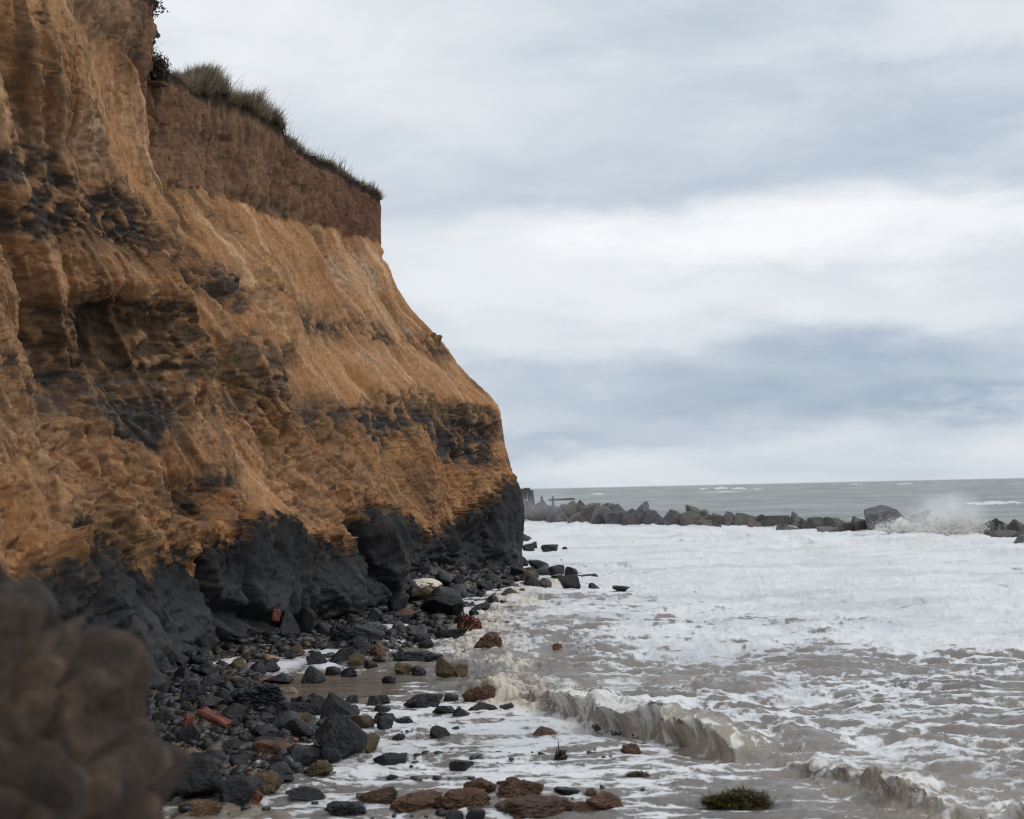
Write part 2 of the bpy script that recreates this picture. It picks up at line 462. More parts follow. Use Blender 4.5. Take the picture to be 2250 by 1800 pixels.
# hollows, holes and edges
def dent(px, py, ru, rz, d):
    u0, z0 = hit(px, py)
    q = ((U - u0) / ru) ** 2 + ((Z - z0) / rz) ** 2
    return -d * np.exp(-q ** 1.6)
D += dent(255, 680, .45, .35, .30) + dent(300, 760, 1.0, .5, .14) + dent(435, 1085, .55, .42, .55) + dent(195, 180, .16, .16, .25)
D += dent(490, 300, .22, .07, .15) + dent(175, 1180, .5, .5, .4) + dent(700, 1215, .5, .35, .2)
for k, (hx, hy) in enumerate([(385, 397), (395, 400), (405, 404), (422, 412), (430, 414), (445, 418), (470, 428)]):
    D += dent(hx, hy, .10, .05, .18)
fis = np.interp(Z, *zip(*sorted([(hit(p, q)[1], hit(p, q)[0]) for p, q in [(545, 1095), (548, 1150), (550, 1220), (556, 1290), (572, 1400)]])))
D += -.42 * np.exp(-((U - fis) / .13) ** 2) * sstep(2.5, 2.1, Z)
D += -.25 * np.exp(-((U - 40.3 - .15 * np.sin(Z * 2)) / .16) ** 2) * sstep(4.6, 3.6, Z)
D *= np.where(U > 42.3, .6, 1)
def spur(pts, A, wn, wf, z0=None):
    q = sorted([(hit(*p_)[1], hit(*p_)[0]) for p_ in pts]); zs, uc = zip(*q)
    s_ = U - np.interp(Z, zs, uc) - .12 * W1
    env = sstep(zs[0] - .3, zs[0] + .3, Z) * sstep(zs[-1] + .5, zs[-1] - .3, Z)
    return A * env * np.where(s_ < 0, np.exp(-(s_ / wn) ** 2), np.exp(-(s_ / wf) ** 2))


D += spur([(560, 560), (620, 700), (700, 830), (800, 980), (850, 1090)], .34, 1.2, .16)
D += spur([(500, 440), (560, 540), (640, 660), (720, 760)], .20, .9, .14) + spur([(700, 500), (780, 640), (870, 800), (960, 900)], .20, 1.0, .14)
D += spur([(870, 1110), (880, 1180), (885, 1270)], .30, .9, .12) + spur([(380, 620), (440, 720), (450, 850)], .30, .7, .12)
D += spur([(720, 1180), (755, 1250), (762, 1350)], .22, .8, .10) + spur([(240, 560), (255, 640), (270, 700)], .22, .6, .12)
D += spur([(190, 310), (192, 420), (196, 530)], -.22, .12, .6)
D += .20 * poly([(480, 745), (560, 750), (636, 760), (640, 868), (560, 862), (480, 800)], .16, .5 * wob)
D += .22 * poly([(1010, 870), (1100, 900), (1102, 930), (1000, 925)], .08, wob)
for (hx, hy, ru_, rz_, h_) in [(962, 745, .16, .07, -.26), (948, 735, .25, .05, -.16), (838, 548, .12, .12, -.16), (1098, 925, .3, .12, -.14), (1045, 985, .3, .2, -.3), (1010, 1000, .2, .15, .35)]:
    D += dent(hx, hy, ru_, rz_, h_)
hole_shade = np.clip(poly([(395, 1035), (440, 1045), (475, 1090), (470, 1130), (430, 1130), (395, 1080)], .15, .7 * wob) + poly([(480, 1032), (520, 1040), (515, 1066), (478, 1062)], .08, .5 * wob)
               + poly([(170, 1125), (215, 1120), (260, 1180), (250, 1215), (180, 1190)], .12, .7 * wob) + .7 * poly([(235, 640), (275, 660), (270, 760), (215, 790)], .2, wob), 0, 1)  # shade of the hollows and the alcove cavity, put into the colour
rag = sstep(41.6, 42.3, U)
D *= 1 - .55 * rag
P = base + N0 * D[..., None]
P[..., 2] += (.26 * sstep(34.95, 34.8, U) * sstep(30.9, 31.2, U) + .12 * fbm(U * 1.3, 0 * U, 6., 3)) * sstep(10.7, 11.3, Z)
# --- plateau rows behind the edge
tb = (np.linspace(0, 1, NT_ + 1)[1:]) ** 1.8 * 14
edge = P[-1]
back = np.array([-.97, .22])
plat = np.stack([np.stack([edge[:, 0] + back[0] * t, edge[:, 1] + back[1] * t,
                           11.3 + .05 * fbm(edge[:, 1] * 2, t * 2 + 0 * edge[:, 1], 1.0, 3) + .03 * t
                           + (edge[:, 2] - 11.3) * math.exp(-t * 3)], -1) for t in tb])
# --- colours of the materials, plus shade painted into the hollows
def col(*c): return np.array(c, np.float32)
def mixc(a, b, t): return a + (b - a) * np.clip(t, 0, 1)[..., None]
tone = fbm(U * .9, Z * .7, 12., 5)
cs = mixc(col(.375, .187, .080) + 0 * P, col(.52, .305, .15), .5 + 1.5 * st1 + .7 * tone)
cs = mixc(cs, col(.42, .27, .15), sstep(26, 20, U) * (.5 + tone))
cs = mixc(cs, col(.215, .10, .042), sstep(-.02, .32, -st2 + .4 * tone + .3 * st1) * .85)
cs = mixc(cs, col(.58, .39, .22), sstep(.12, .40, st2 + .3 * W3) * .6)
cs = mixc(cs, col(.50, .36, .235), sstep(.15, .5, st3 - .35 + .5 * tone) * .45)
cs = mixc(cs, col(.42, .20, .065), orange * (.55 + .8 * W2))
cs = mixc(cs, col(.20, .115, .055), brk_ * sand * sstep(-.15, .2, -W2) * .6)
cs = mixc(cs, col(.54, .44, .33), pale * (.75 + .9 * W3))
lamc = fbm(.25 * U, zw * 6, 2.1, 4)
cs = mixc(cs, col(.24, .15, .085), sstep(.06, .3, lamc) * .5 * sstep(9.5, 8.5, Z) * sstep(-.1, .3, gen + .2 * W1))
cs = mixc(cs, col(.10, .065, .04), sstep(.24, .46, W3 + .5 * W2) * .75)
cs = mixc(cs, col(.16, .095, .055), sstep(.70, .95, crk) * .7)
cs = mixc(cs, col(.15, .08, .04), sstep(.62, .85, st4) * .55)
cs = mixc(cs, col(.17, .11, .065), sstep(.05, .38, fbm(us_ * 1.1, Z * .55, 33., 4) + .3 * W2) * .75)
cs = mixc(cs, col(.13, .085, .05), sstep(.12, .34, fbm(ql * 2.2, Z * .8, 51., 4) * (.6 + .8 * (gen + .3))) * .85)
cs = mixc(cs, mixc(col(.44, .235, .105) + 0 * P, col(.52, .32, .17), .5 + 1.6 * st1), slide * .62)
cs = mixc(cs, col(.68, .49, .32), slide * sstep(.06, .30, st2 + .35 * st1) * .6)
cs = mixc(cs, col(.25, .13, .06), slide * sstep(.12, .34, -st2 + .2 * W2) * .55)
cs = cs * col(.80, .725, .665)
cs = mixc(cs, col(.22, .13, .07), rough * sstep(-.15, .25, -lump * .5 + W2 + .1) * .8)
# beds by height
bd = mixc(col(.036, .032, .030) + 0 * P, col(.085, .053, .030), sstep(4.35, 4.6, Z + .2 * W1) * sstep(5.9, 5.5, Z))
bd = mixc(bd, col(.044, .033, .026), sstep(5.6, 6.0, Z))
bd = mixc(bd, bd * .45, sstep(.05, .3, led)); bd = mixc(bd, bd * 1.9 + .02, sstep(.1, .35, -led + .4 * W3) * .7)
bd = mixc(bd, col(.22, .12, .055), sstep(.05, .4, W2 + .6 * W3 + .3 * st2) * .8)
cc = mixc(col(.024, .025, .028) + 0 * P, col(.050, .049, .050), .5 + 1.2 * W2 + .9 * W1)
cc = mixc(cc, col(.013, .014, .016), sstep(.15, .5, W3 - .2 * W1) * .7)
cc = mixc(cc, col(.050, .043, .036), sstep(.1, .4, fbm(U * 2, Z * 2, 40., 3)) * .6)
cc = mixc(cc, col(.26, .14, .06), sstep(.45, .75, .7 * W2 + .6 * W3 + .9 * (Z - z_clay + .55)) * .8 + rough * sstep(.0, .3, W2) * sstep(1.0, 2.0, Z) * .6)
ct = mixc(col(.115, .062, .035) + 0 * P, col(.20, .115, .065), .5 + 1.2 * tf2 + 1.1 * tone)
ct = mixc(ct, col(.12, .055, .033), sstep(34, 41, U) * .75)
ct = mixc(ct, col(.05, .028, .018), sstep(.05, .4, fbm(ql * 3, Z * .9, 20., 4)) * .75)
ct = mixc(ct, col(.33, .21, .12), sstep(24.5, 22.5, U) * .6)
C = mixc(cs, bd, E); C = mixc(C, cc * .62, clay); C = mixc(C, col(.022, .018, .014), hole_shade * .85); C = mixc(C, ct, till); C = mixc(C, col(.025, .018, .014), soil * .9)
C = np.clip(C * (1 + .22 * W3 + .12 * fbm(Xg * 22, Yg * 22, Z * 22, 2))[..., None], .008, .7)
wet = clay * sstep(1.6, .5, Z + .3 * W1)
Ct = np.broadcast_to(col(.07, .06, .03), plat.shape)
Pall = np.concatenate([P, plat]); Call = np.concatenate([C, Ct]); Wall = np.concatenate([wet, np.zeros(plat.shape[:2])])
mt, t = new_mat("cliff_earth")
a = t.add('ShaderNodeAttribute', attribute_name='earth').outputs['Color']
wt = t.add('ShaderNodeAttribute', attribute_name='wet').outputs['Fac']
pos = t.add('ShaderNodeNewGeometry').outputs['Position']
n1 = t.noise(pos, 9, 6, .65); n2 = t.noise(pos, 42, 4, .6)
n3 = t.noise(t.mapping(pos, (14, 14, 2.2)), 1.0, 5, .6)
cx = t.mix(1.0, a, t.ramp(n1, [(.25, (.76, .76, .76)), (.5, (1, 1, 1)), (.78, (1.2, 1.2, 1.2))]), 'MULTIPLY')
cx = t.mix(1.0, cx, t.ramp(n2, [(.3, (.84, .84, .84)), (.6, (1.08, 1.08, 1.08))]), 'MULTIPLY')
cx = t.mix(.6, cx, t.ramp(n3, [(.35, (.75, .72, .70)), (.6, (1.1, 1.1, 1.1))]), 'MULTIPLY')
h = t.math('ADD', t.math('MULTIPLY', n1, 1.0), t.math('ADD', t.math('MULTIPLY', n2, .35), t.math('MULTIPLY', n3, .6)))
ro = t.math('SUBTRACT', .93, t.math('MULTIPLY', wt, .42))
finish(t, cx, ro, h, .030, .85, .3)
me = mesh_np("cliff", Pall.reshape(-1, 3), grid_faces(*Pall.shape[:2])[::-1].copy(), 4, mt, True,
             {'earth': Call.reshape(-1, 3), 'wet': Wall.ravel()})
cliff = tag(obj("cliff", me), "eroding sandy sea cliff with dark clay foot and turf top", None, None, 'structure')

# ------------------------------------------------------------------ beach ground
YD = [8, 10.6, 11.6, 13, 14.5, 17, 19, 21, 24, 28, 36, 43, 60]
XD = [-2.6, -1.2, -2.4, -2.2, -2.05, -2.45, -2.6, -2.2, -1.4, -1.25, -.35, .3, -4]


POOLS = [(-3.45, 21.0, .38, .9), (-4.35, 21.6, .3, .5), (-2.95, 22.6, .3, .6), (-2.75, 20.6, .25, .5), (-2.05, 14.3, .22, .35), (-3.3, 26.0, .3, .6), (-2.3, 26.5, .4, .5)]


def ground_z(x, y):
    xd = np.interp(y, YD, XD)
    d = xd - x
    z = np.where(d > 0, np.minimum(d * .04, .06), np.maximum(d * .10, -.5))
    z = z + .20 * fbm(x * 1.5, y * .9, 4.2, 4) * sstep(3.5, .6, np.abs(d)) - .02 * (y > 13)
    z = z + .55 * np.exp(-((x + 2.2 - (y - 36.0) * .3) / .9) ** 2 - ((y - 35.0) / 2.4) ** 2) + .2 * np.exp(-((x + 1.0 - (y - 38) * .3) / .9) ** 2 - ((y - 38) / 4.) ** 2)
    for ax_, ay_, rx_, ry_ in POOLS:
        z = z - .16 * np.exp(-((x - ax_) / rx_) ** 2 - ((y - ay_) / ry_) ** 2)
    z = z - .10 * np.exp(-((y - 18.7) / 1.1) ** 2 - ((x + 2.4) / 1.1) ** 2)       # the still brown pool
    return z.astype(np.float32)


gy = np.concatenate([np.linspace(5, 9, 12), 1 / np.linspace(1 / 9., 1 / 46., 470), np.linspace(47, 70, 10)])
gx = np.concatenate([np.linspace(-16, -7.2, 10), np.linspace(-7, 2.0, 420), np.linspace(2.3, 30, 10)])
GX, GY = np.meshgrid(gx, gy)
GZ = ground_z(GX, GY) + .02 * fbm(GX * 6, GY * 6, 1., 3)
gw = fbm(GX * 2, GY * 2, 9., 4)
gcol = mixc(col(.085, .066, .05) + 0 * GX[..., None], col(.15, .115, .085), .5 + 1.3 * gw)
gcol = mixc(gcol, col(.035, .033, .033), sstep(-.15, .25, fbm(GX * 1.1, GY * .7, 6., 4) + .2) * sstep(12.2, 13.5, GY))
gcol = mixc(gcol, col(.20, .165, .13), sstep(12.0, 11.2, GY) * .9)
mt, t = new_mat("wet_sand")
a = t.add('ShaderNodeAttribute', attribute_name='earth').outputs['Color']
pos = t.add('ShaderNodeNewGeometry').outputs['Position']
n1 = t.noise(pos, 22, 5, .65); n2 = t.noise(pos, 5, 4, .6)
cx = t.mix(1.0, a, t.ramp(n1, [(.3, (.6, .6, .6)), (.7, (1.3, 1.3, 1.3))]), 'MULTIPLY')
finish(t, cx, t.ramp(n2, [(.35, (.22,) * 3), (.65, (.55,) * 3)]), n1, .012, .8, .5)
me = mesh_np("beach", np.stack([GX, GY, GZ], -1).reshape(-1, 3), grid_faces(*GX.shape), 4, mt, True, {'earth': gcol.reshape(-1, 3)})
tag(obj("beach", me), "wet mud and sand strip at the foot of the cliff", None, None, 'structure')

# ------------------------------------------------------------------ breakwater line, sea
BW = np.array([(-14, 135), (1.2, 116), (11.5, 95), (17, 78), (18.6, 68), (21.5, 62), (22, 50), (24, 40)], float)
def dist_poly(x, y, pts):
    dm = np.full(x.shape, 1e9); sg = np.zeros(x.shape); tt = np.zeros(x.shape); L0 = 0
    for (ax, ay), (bx, by) in zip(pts[:-1], pts[1:]):
        dx, dy = bx - ax, by - ay; L = math.hypot(dx, dy)
        tq = np.clip(((x - ax) * dx + (y - ay) * dy) / L ** 2, 0, 1)
        d = np.hypot(x - ax - tq * dx, y - ay - tq * dy)
        cr = dx * (y - ay) - dy * (x - ax)
        nb = d < dm
        dm = np.where(nb, d, dm); sg = np.where(nb, np.sign(cr), sg); tt = np.where(nb, L0 + tq * L, tt); L0 += L
    return dm * sg, tt


vv = np.concatenate([np.linspace(1000, 790, 30)[:-1], np.arange(790, 62, -1.75), np.arange(62, 3, -1.0), np.array([3, 2.4, 1.8, 1.4, 1.0, .6, .3])])
rr = FPX * 2.5 / vv
az1 = np.linspace(R(-60), R(-14.2), 30)[:-1]; az2 = np.linspace(R(-14.2), R(21), 900); az3 = np.linspace(R(21), R(60), 40)[1:]
AZ = np.concatenate([az1, az2, az3])
RR, AA = np.meshgrid(rr, AZ, indexing='ij')
SX = (RR * np.tan(AA)); SY = RR.copy()
near = sstep(60, 30, SY)
bwd, bwt = dist_poly(SX, SY, BW)                        # >0: seaward
bws = np.where(SY > 130, 10, bwd)
outer = sstep(-1, 4, bws) * sstep(38, 50, SY)
rot = .28
cxr = SX * math.cos(rot) + SY * math.sin(rot); cyr = -SX * math.sin(rot) + SY * math.cos(rot)   # crests lie along cxr
nx, ny = SX, SY
wA = fbm(nx * .45, ny * .45, 1.5, 3)
wX = nx + .6 * wA; wY = ny + .6 * fbm(nx * .45, ny * .45, 8.5, 3)
chop = ridged(wX * .75, wY * 1.9, 2.0, 4)
chop2 = ridged(wX * 2.3, wY * 5.2, 5.0, 4)
lod1 = sstep(90, 45, SY); lod2 = sstep(34, 20, SY)
H = .15 * (chop - .6) * (.45 + .55 * near) + .035 * (chop2 - .6) * lod2 + .09 * wA * (.4 + .6 * near)
shallow = sstep(1.2, -.4, SX - np.interp(SY, [9, 12, 14, 16.5, 20, 30, 44], [3.0, 1.6, .6, -.3, -1.3, -1.2, -.2]))
H = H * (1 - .55 * shallow)
H += .18 * (ridged(cxr * .11 + .1 * wA, cyr * .34, 44., 4) - .55) * (1 - .6 * shallow) * sstep(12, 20, SY) * (1 - outer)
# outer sea
sw = ridged(cxr * .018 + .15 * wA, cyr * .055, 4., 4); sw2 = ridged(cxr * .08, cyr * .22, 7., 3)
H += outer * (.45 * (sw - .6) + .30 * (sw2 - .6))
H += .0
# breaking wave in the shallows
BR = np.array([(-.25, 17.3), (.35, 16.35), (.75, 15.6), (1.2, 14.75), (1.75, 13.95), (2.35, 13.15), (2.75, 12.2), (3.05, 11.2), (3.7, 10.2), (4.6, 9.0), (7, 7)], float)
pts = [BR[0]]
for k in range(len(BR) - 1):
    for q in np.linspace(0, 1, 5)[1:]:
        pts.append(BR[k] * (1 - q) + BR[k + 1] * q)
BRs = np.array(pts); BRs[1:-1] = (BRs[:-2] + BRs[1:-1] * 2 + BRs[2:]) / 4
sel = (SY < 24) & (SY > 7.5) & (SX > -3) & (SX < 10)
d_, t_ = dist_poly(np.where(sel, SX, 99.), np.where(sel, SY, 0.), BRs)
d_ = d_ + .20 * fbm(t_ * 1.3, 0 * t_, 3., 4) + .09 * fbm(SX * 3, SY * 3, 2., 4)
amp = np.interp(t_, [0, .8, 1.3, 2.0, 2.8, 3.6, 4.4, 5.0, 5.8, 6.6, 7.4, 8.2, 9.2, 12], [.0, .06, .20, .28, .23, .25, .20, .05, .07, .14, .08, .24, .26, .1]) * sel
amp = amp * np.clip(1 + 2.2 * fbm(t_ * .95 + d_ * .8, d_ * 1.2, 9., 3), .15, 1.7)
backp = .55 * np.exp(-np.clip(d_, 0, 9) / .25) + .45 * np.exp(-(np.clip(d_, 0, 9) / 1.3) ** 2); front = sstep(-.16, .0, d_)
brk = np.where(d_ > 0, backp, front) * amp
H += brk
# overhanging lip: the crest is carried toward the shore
nrm = np.array([-.82, -.57])
lip = amp * 1.0 * np.exp(-((d_ - .02) / .10) ** 2) * np.clip(1 + 1.5 * fbm(t_ * 1.6, 0 * t_, 11., 2) + .8 * fbm(t_ * 7.0, d_ * 6, 12., 4), -.2, 2.2)
crumple = .07 * (ridged(t_ * 3 + wA, d_ * 5 + t_ * 1.5, 3., 4) - .3) * sstep(.5, 0, np.abs(d_ - .1)) * sel * sstep(.03, .12, amp)
H += crumple + .012 * ridged(t_ * 17 + wA * 3, d_ * 7, 8., 4) * sstep(.3, .0, np.abs(d_)) * sel * sstep(.05, .15, amp) + .045 * fbm(SX * 13, SY * 13, 5., 4) * sstep(.9, .1, np.abs(d_ - .15)) * sel * sstep(.03, .12, amp)
# trough in front of the breaker
H -= .05 * np.exp(-((d_ + .32) / .16) ** 2) * (amp / .2)
# lumpy creamy surf where water meets the rubble
xs_ = np.interp(SY, [9, 14, 16.2, 17.5, 20, 23.5, 26, 30, 36, 38, 44], [-9, -9, -.3, -.35, -.75, -1.0, -1.1, -.75, -.1, .5, 1.2])
sw_ = .30 + .35 * fbm(SY * .6, SX * .2, 4., 3)
surf = np.exp(-(np.clip(np.abs(SX - xs_ - .45 - .5 * wA) - sw_, 0, 9) / .35) ** 2) * sstep(15.6, 16.8, SY) * sstep(41, 37, SY)
surf = surf * sstep(-.35, .25, fbm(SX * 1.1, SY * .7, 14., 3) + .15)
lq = cells(SX * 7 + .8 * wA, SY * 3.5 + .6 * chop, 3); lq2 = fbm(SX * 12, SY * 7, 1., 3)
H += surf * (.02 * (.55 - lq[0]) + .05 * lq2 + .10 * fbm(SX * 2.2, SY * 1.6, 5., 4) + .03) * lod1
lq3 = fbm(SX * 2.2, SY * 1.6, 5., 5)
surf2 = np.exp(-((SX - np.interp(SY, [15.5, 17, 20, 23, 25], [.15, -.2, -.6, -.9, -1.0])) / .34) ** 2) * sstep(15.9, 16.6, SY) * sstep(19.5, 17, SY)
H += surf2 * (.09 + .16 * lq3 + .05 * np.abs(lq2))
# churn in the lee of the breakwater
inner = sstep(-26, -3, bwd) * (1 - outer) * sstep(44, 52, SY)
churn = fbm(SX * .7, SY * .28, 4., 4)
H += inner * (.34 * np.clip(churn + .05, 0, 1) + .10 * fbm(SX * 2, SY * .8, 14., 3))
H += (1 - outer) * sstep(30, 44, SY) * .12 * (ridged(SX * .16, SY * .10, 6., 4) - .55)
for cpx, cpy, hw, hh, hgt in [(2085, 1190, 80, 6, .16), (1960, 1182, 90, 6, .14), (1260, 1165, 60, 4, .35), (1340, 1172, 50, 4, .3), (1700, 1190, 120, 6, .25), (2230, 1225, 60, 10, .35)]:
    c = at_z(cpx, cpy, 0)
    H += hgt * np.exp(-((SX - c[0]) / (hw / FPX * c[1])) ** 2 - ((SY - c[1]) / (hh / FPX / 2.5 * c[1] ** 2)) ** 2) * (1 + .8 * fbm(SX * 1.2, SY * .6, 24., 4))
gH = np.gradient(H, axis=0) / (np.gradient(SY, axis=0) - 1e-6)
# foam cover
fA = ridged(wX * .9, wY * 2.3, 9.0, 5, gain=.6); fB = ridged(wX * 3.2 + .5 * wA, wY * 8.0, 3.0, 4, gain=.6)
fC = fbm(SX * .22, SY * .16, 3.0, 4)
SYn = SY + (4.5 * fbm(SX * .16, SY * .13, 51., 3) + .35 * SX) * sstep(13, 22, SY) * sstep(60, 40, SY)
dens = np.interp(SYn, [9, 13, 16, 19, 22, 26, 34, 120], [.58, .48, .38, .38, .50, .70, .88, 1.0]) + .04 * sstep(13, 15, SY) * sstep(.6, 1.4, np.interp(SY, YD, XD) + .8 - SX)
dens = dens + .16 * sstep(2.0, 5.5, SX * 20 / SY) * sstep(16, 22, SY) - .12 * sstep(2.5, .5, SX) * sstep(18, 22, SY) * sstep(44, 36, SY)
dens = dens - .22 * sstep(.1, .45, fbm(SX * .30, SY * .22, 61., 4)) * sstep(60, 45, SY)
dens = dens - .35 * np.exp(-((SY - 33) / 3.) ** 2 - ((SX - 2.0) / 2.2) ** 2)
foam = sstep(.0, .34, .50 * fA + .34 * fB + .55 * fC - .76 + .86 * dens - .25 * (1 - lod2) * 0)
foam = np.clip(foam - 1.1 * np.clip(gH - .05, 0, .35) * (1 - outer) * sstep(46, 26, SY), 0, 1)
foam = np.maximum(foam, surf * np.clip(.42 + .9 * lq2 + .5 * lq3, 0, .8)); foam = np.maximum(foam, surf2 * np.clip(.45 + 1.2 * lq2 + .4 * lq3, 0, .85))
ftop = sstep(.34, .05, np.abs(d_ - .12)) * sel * sstep(.05, .1, amp)
foam = np.where((d_ < -.02) & (d_ > -.22) & sel & (amp > .08), foam * .45 + .45 * sstep(.50, .85, ridged(SX * 4 + wA, SY * 5, 18., 5)), foam)
foam = np.maximum(foam, ftop * sstep(.45, .75, fB * .6 + fA * .45) * .95)
# outer sea foam: thin streaks, a few white caps, wash over the seaward rocks
fo = sstep(.93, 1.02, sw2 * .5 + fA * .3 + .28 * sw + .12 * fC) * .8
fo = np.maximum(fo, sstep(9, 1, bwd + 6 * fC) * .85 * (SY < 140))
for cpx, cpy, hw, hh, hgt in [(1592, 1077, 20, 2.2, 1.3), (1590, 1082, 50, 1.3, .3), (1915, 1065, 22, 1.6, .8), (1310, 1087, 14, 1.2, .5), (2190, 1112, 50, 4, .4)]:
    c = at_z(cpx, cpy, 0)
    wdt = hw / FPX * c[1]; dpt = hh / FPX / 2.5 * c[1] ** 2
    g = np.exp(-((SX - c[0]) / wdt) ** 2 - ((SY - c[1]) / dpt) ** 2)
    H += g * hgt * outer; fo = np.maximum(fo, sstep(.25, .7, g + .5 * (fB - .6)) * (.4 if hh > 6 else 1))
foam = foam * (1 - outer) + fo * outer
foam = np.maximum(foam, inner * .95 * (1 - outer))
stk = ridged(SX * .20 + .3 * wA, SY * .075, 31., 5, gain=.6)
foam = foam - .75 * sstep(.70, .86, stk) * sstep(24, 32, SY) * (1 - outer) * sstep(-.25, .2, fbm(SX * .08, SY * .05, 41., 2))
pool = np.exp(-(np.clip(np.abs(SY - 18.7) - .8, 0, 9) / .5) ** 2) * sstep(-1.3, -1.7, SX) * sstep(-3.6, -3.2, SX)
for ax_, ay_, rx_, ry_ in POOLS:
    foam = np.maximum(foam, np.exp(-((SX - ax_) / rx_ / 1.3) ** 2 - ((SY - ay_) / ry_ / 1.3) ** 2) * (.8 + .5 * fB - .3))
foam *= 1 - .9 * pool; H *= 1 - .9 * pool
mud = mixc(col(.272, .240, .208) + 0 * SX[..., None], col(.180, .158, .140), .5 + 1.2 * wA)
mud = mixc(mud, mixc(col(.15, .175, .168) + 0 * SX[..., None], col(.30, .31, .29), .5 + 2.2 * fbm(cxr * .05, cyr * .16, 3., 5)), outer * .95)
mud = mixc(mud, col(.17, .11, .065), pool)
mud = mixc(mud, col(.11, .10, .09), shallow * .5)
mud = mixc(mud, col(.33, .275, .215), sel * sstep(.45, .05, np.abs(d_)) * sstep(.04, .12, amp) * .85)
fcol = mixc(mixc(col(.77, .775, .785) + 0 * SX[..., None], col(.60, .62, .645), sstep(-.12, .35, fbm(SX * .22, SY * .45, 21., 5))), col(.60, .525, .425), np.clip(surf * .9 + surf2 + .4 * sel * sstep(.5, 0, np.abs(d_)) * (amp > .05) + .45 * sstep(.0, .35, churn) * inner, 0, 1))
VX = SX + nrm[0] * lip; VY = SY + nrm[1] * lip
mt, t = new_mat("sea_water")
a = t.add('ShaderNodeAttribute', attribute_name='mud').outputs['Color']
fc = t.add('ShaderNodeAttribute', attribute_name='froth').outputs['Color']
fa = t.add('ShaderNodeAttribute', attribute_name='foam').outputs['Fac']
pos = t.add('ShaderNodeNewGeometry').outputs['Position']
p2 = t.mapping(pos, (1, 2.0, 1))
n1 = t.noise(p2, 7, 6, .65, .8); n2 = t.noise(p2, 30, 5, .65, .4)
nn = t.math('ADD', t.math('MULTIPLY', n1, .75), t.math('MULTIPLY', n2, .35))
op = t.add('ShaderNodeAttribute', attribute_name='open').outputs['Fac']
f = t.math('ADD', fa, t.math('MULTIPLY', t.math('SUBTRACT', nn, .55), t.math('SUBTRACT', 1.35, t.math('MAXIMUM', t.math('MULTIPLY', fa, 1.0), op))))
f = t.ramp(f, [(.25, (0, 0, 0)), (.45, (.5,) * 3), (.70, (1, 1, 1))])
cx = t.mix(f, a, fc)
cx = t.mix(1.0, cx, t.ramp(n2, [(.3, (.95,) * 3), (.6, (1.02,) * 3)]), 'MULTIPLY')
n4 = t.noise(t.mapping(pos, (.35, 1.1, 1)), 1.2, 6, .62, .5)
hh_ = t.math('ADD', t.math('MULTIPLY', n1, .28), t.math('ADD', t.math('MULTIPLY', n2, .07), t.math('MULTIPLY', n4, 2.0)))
op = t.add('ShaderNodeAttribute', attribute_name='open').outputs['Fac']
ro = t.math('ADD', t.math('ADD', .13, t.math('MULTIPLY', f, .38)), t.math('MULTIPLY', op, .28), clamp=True)
finish(t, cx, ro, hh_, .07, t.math('SUBTRACT', 1.0, t.math('MULTIPLY', t.math('MULTIPLY', f, .62), t.math('SUBTRACT', 1.0, op))), t.math('SUBTRACT', .45, t.math('MULTIPLY', op, .05)))
Vs = np.stack([VX, VY, H], -1).reshape(-1, 3)
me = mesh_np("sea", Vs, grid_faces(*SX.shape)[::-1].copy(), 4, mt, True, {'open': outer.ravel(), 'mud': mud.reshape(-1, 3), 'froth': fcol.reshape(-1, 3), 'foam': foam.ravel()})
tag(obj("sea", me), "muddy foaming surf running out to a grey green sea", None, None, 'structure')
#@@ROCKS
# ------------------------------------------------------------------ stones
def ico(sub):
    import bmesh
    bm = bmesh.new(); bmesh.ops.create_icosphere(bm, subdivisions=sub, radius=1)
    v = np.array([q.co[:] for q in bm.verts], np.float32); f = np.array([[q.index for q in p.verts] for p in bm.faces], np.int32)
    bm.free(); return v, f
ICO = {k: ico(k) for k in (1, 2, 3, 4, 5, 6)}


def stone_shape(seed, kind, sub):
    rs = np.random.RandomState(seed); v, f = ICO[sub]
    n = {'block': 12, 'slab': 12, 'round': 16, 'crag': 14, 'spire': 11, 'angular': 5}[kind]
    pl = rs.normal(size=(n, 3)); pl /= np.linalg.norm(pl, axis=1)[:, None]
    ax = np.array([[1, 0, .15], [-1, .1, .1], [0, 1, .1], [.1, -1, .2], [.1, .1, 1], [0, 0, -1]]) + rs.normal(size=(6, 3)) * .36
    ax /= np.linalg.norm(ax, axis=1)[:, None]
    pl = np.concatenate([pl, ax]); d = np.concatenate([rs.uniform(.78, 1.1, n), rs.uniform(.62, .85, 6)])
    q = np.maximum(v @ pl.T, 1e-3) / d
    pw = {'block': 44, 'slab': 40, 'round': 7, 'crag': 12, 'spire': 22, 'angular': 90}[kind]
    r = 1 / (np.mean(q ** pw, 1) ** (1 / pw) * 1.15 + 1e-6)
    o = seed * 3.7
    na = {'block': .06, 'slab': .07, 'round': .05, 'crag': .15, 'spire': .08, 'angular': .03}[kind]
    r = r * (1 + na * 1.6 * fbm(v[:, 0] * 1.7 + o, v[:, 1] * 1.7, v[:, 2] * 1.7, 3) + na * fbm(v[:, 0] * 6 + o, v[:, 1] * 6, v[:, 2] * 6, 4))
    if kind == 'crag':
        r = r * (1 - .13 * ridged(v[:, 0] * 4 + o, v[:, 1] * 4, v[:, 2] * 4, 3))
    p = v * r[:, None]
    if kind == 'spire':
        k = (p[:, 2] - p[:, 2].min()) / np.ptp(p[:, 2]); p[:, :2] *= (1.12 - .85 * k ** 1.3)[:, None]; p[:, 0] -= .35 * k
    lo, hi = p.min(0), p.max(0)
    p = (p - lo) / (hi - lo) - np.array([.5, .5, 0])
    return p.astype(np.float32), f


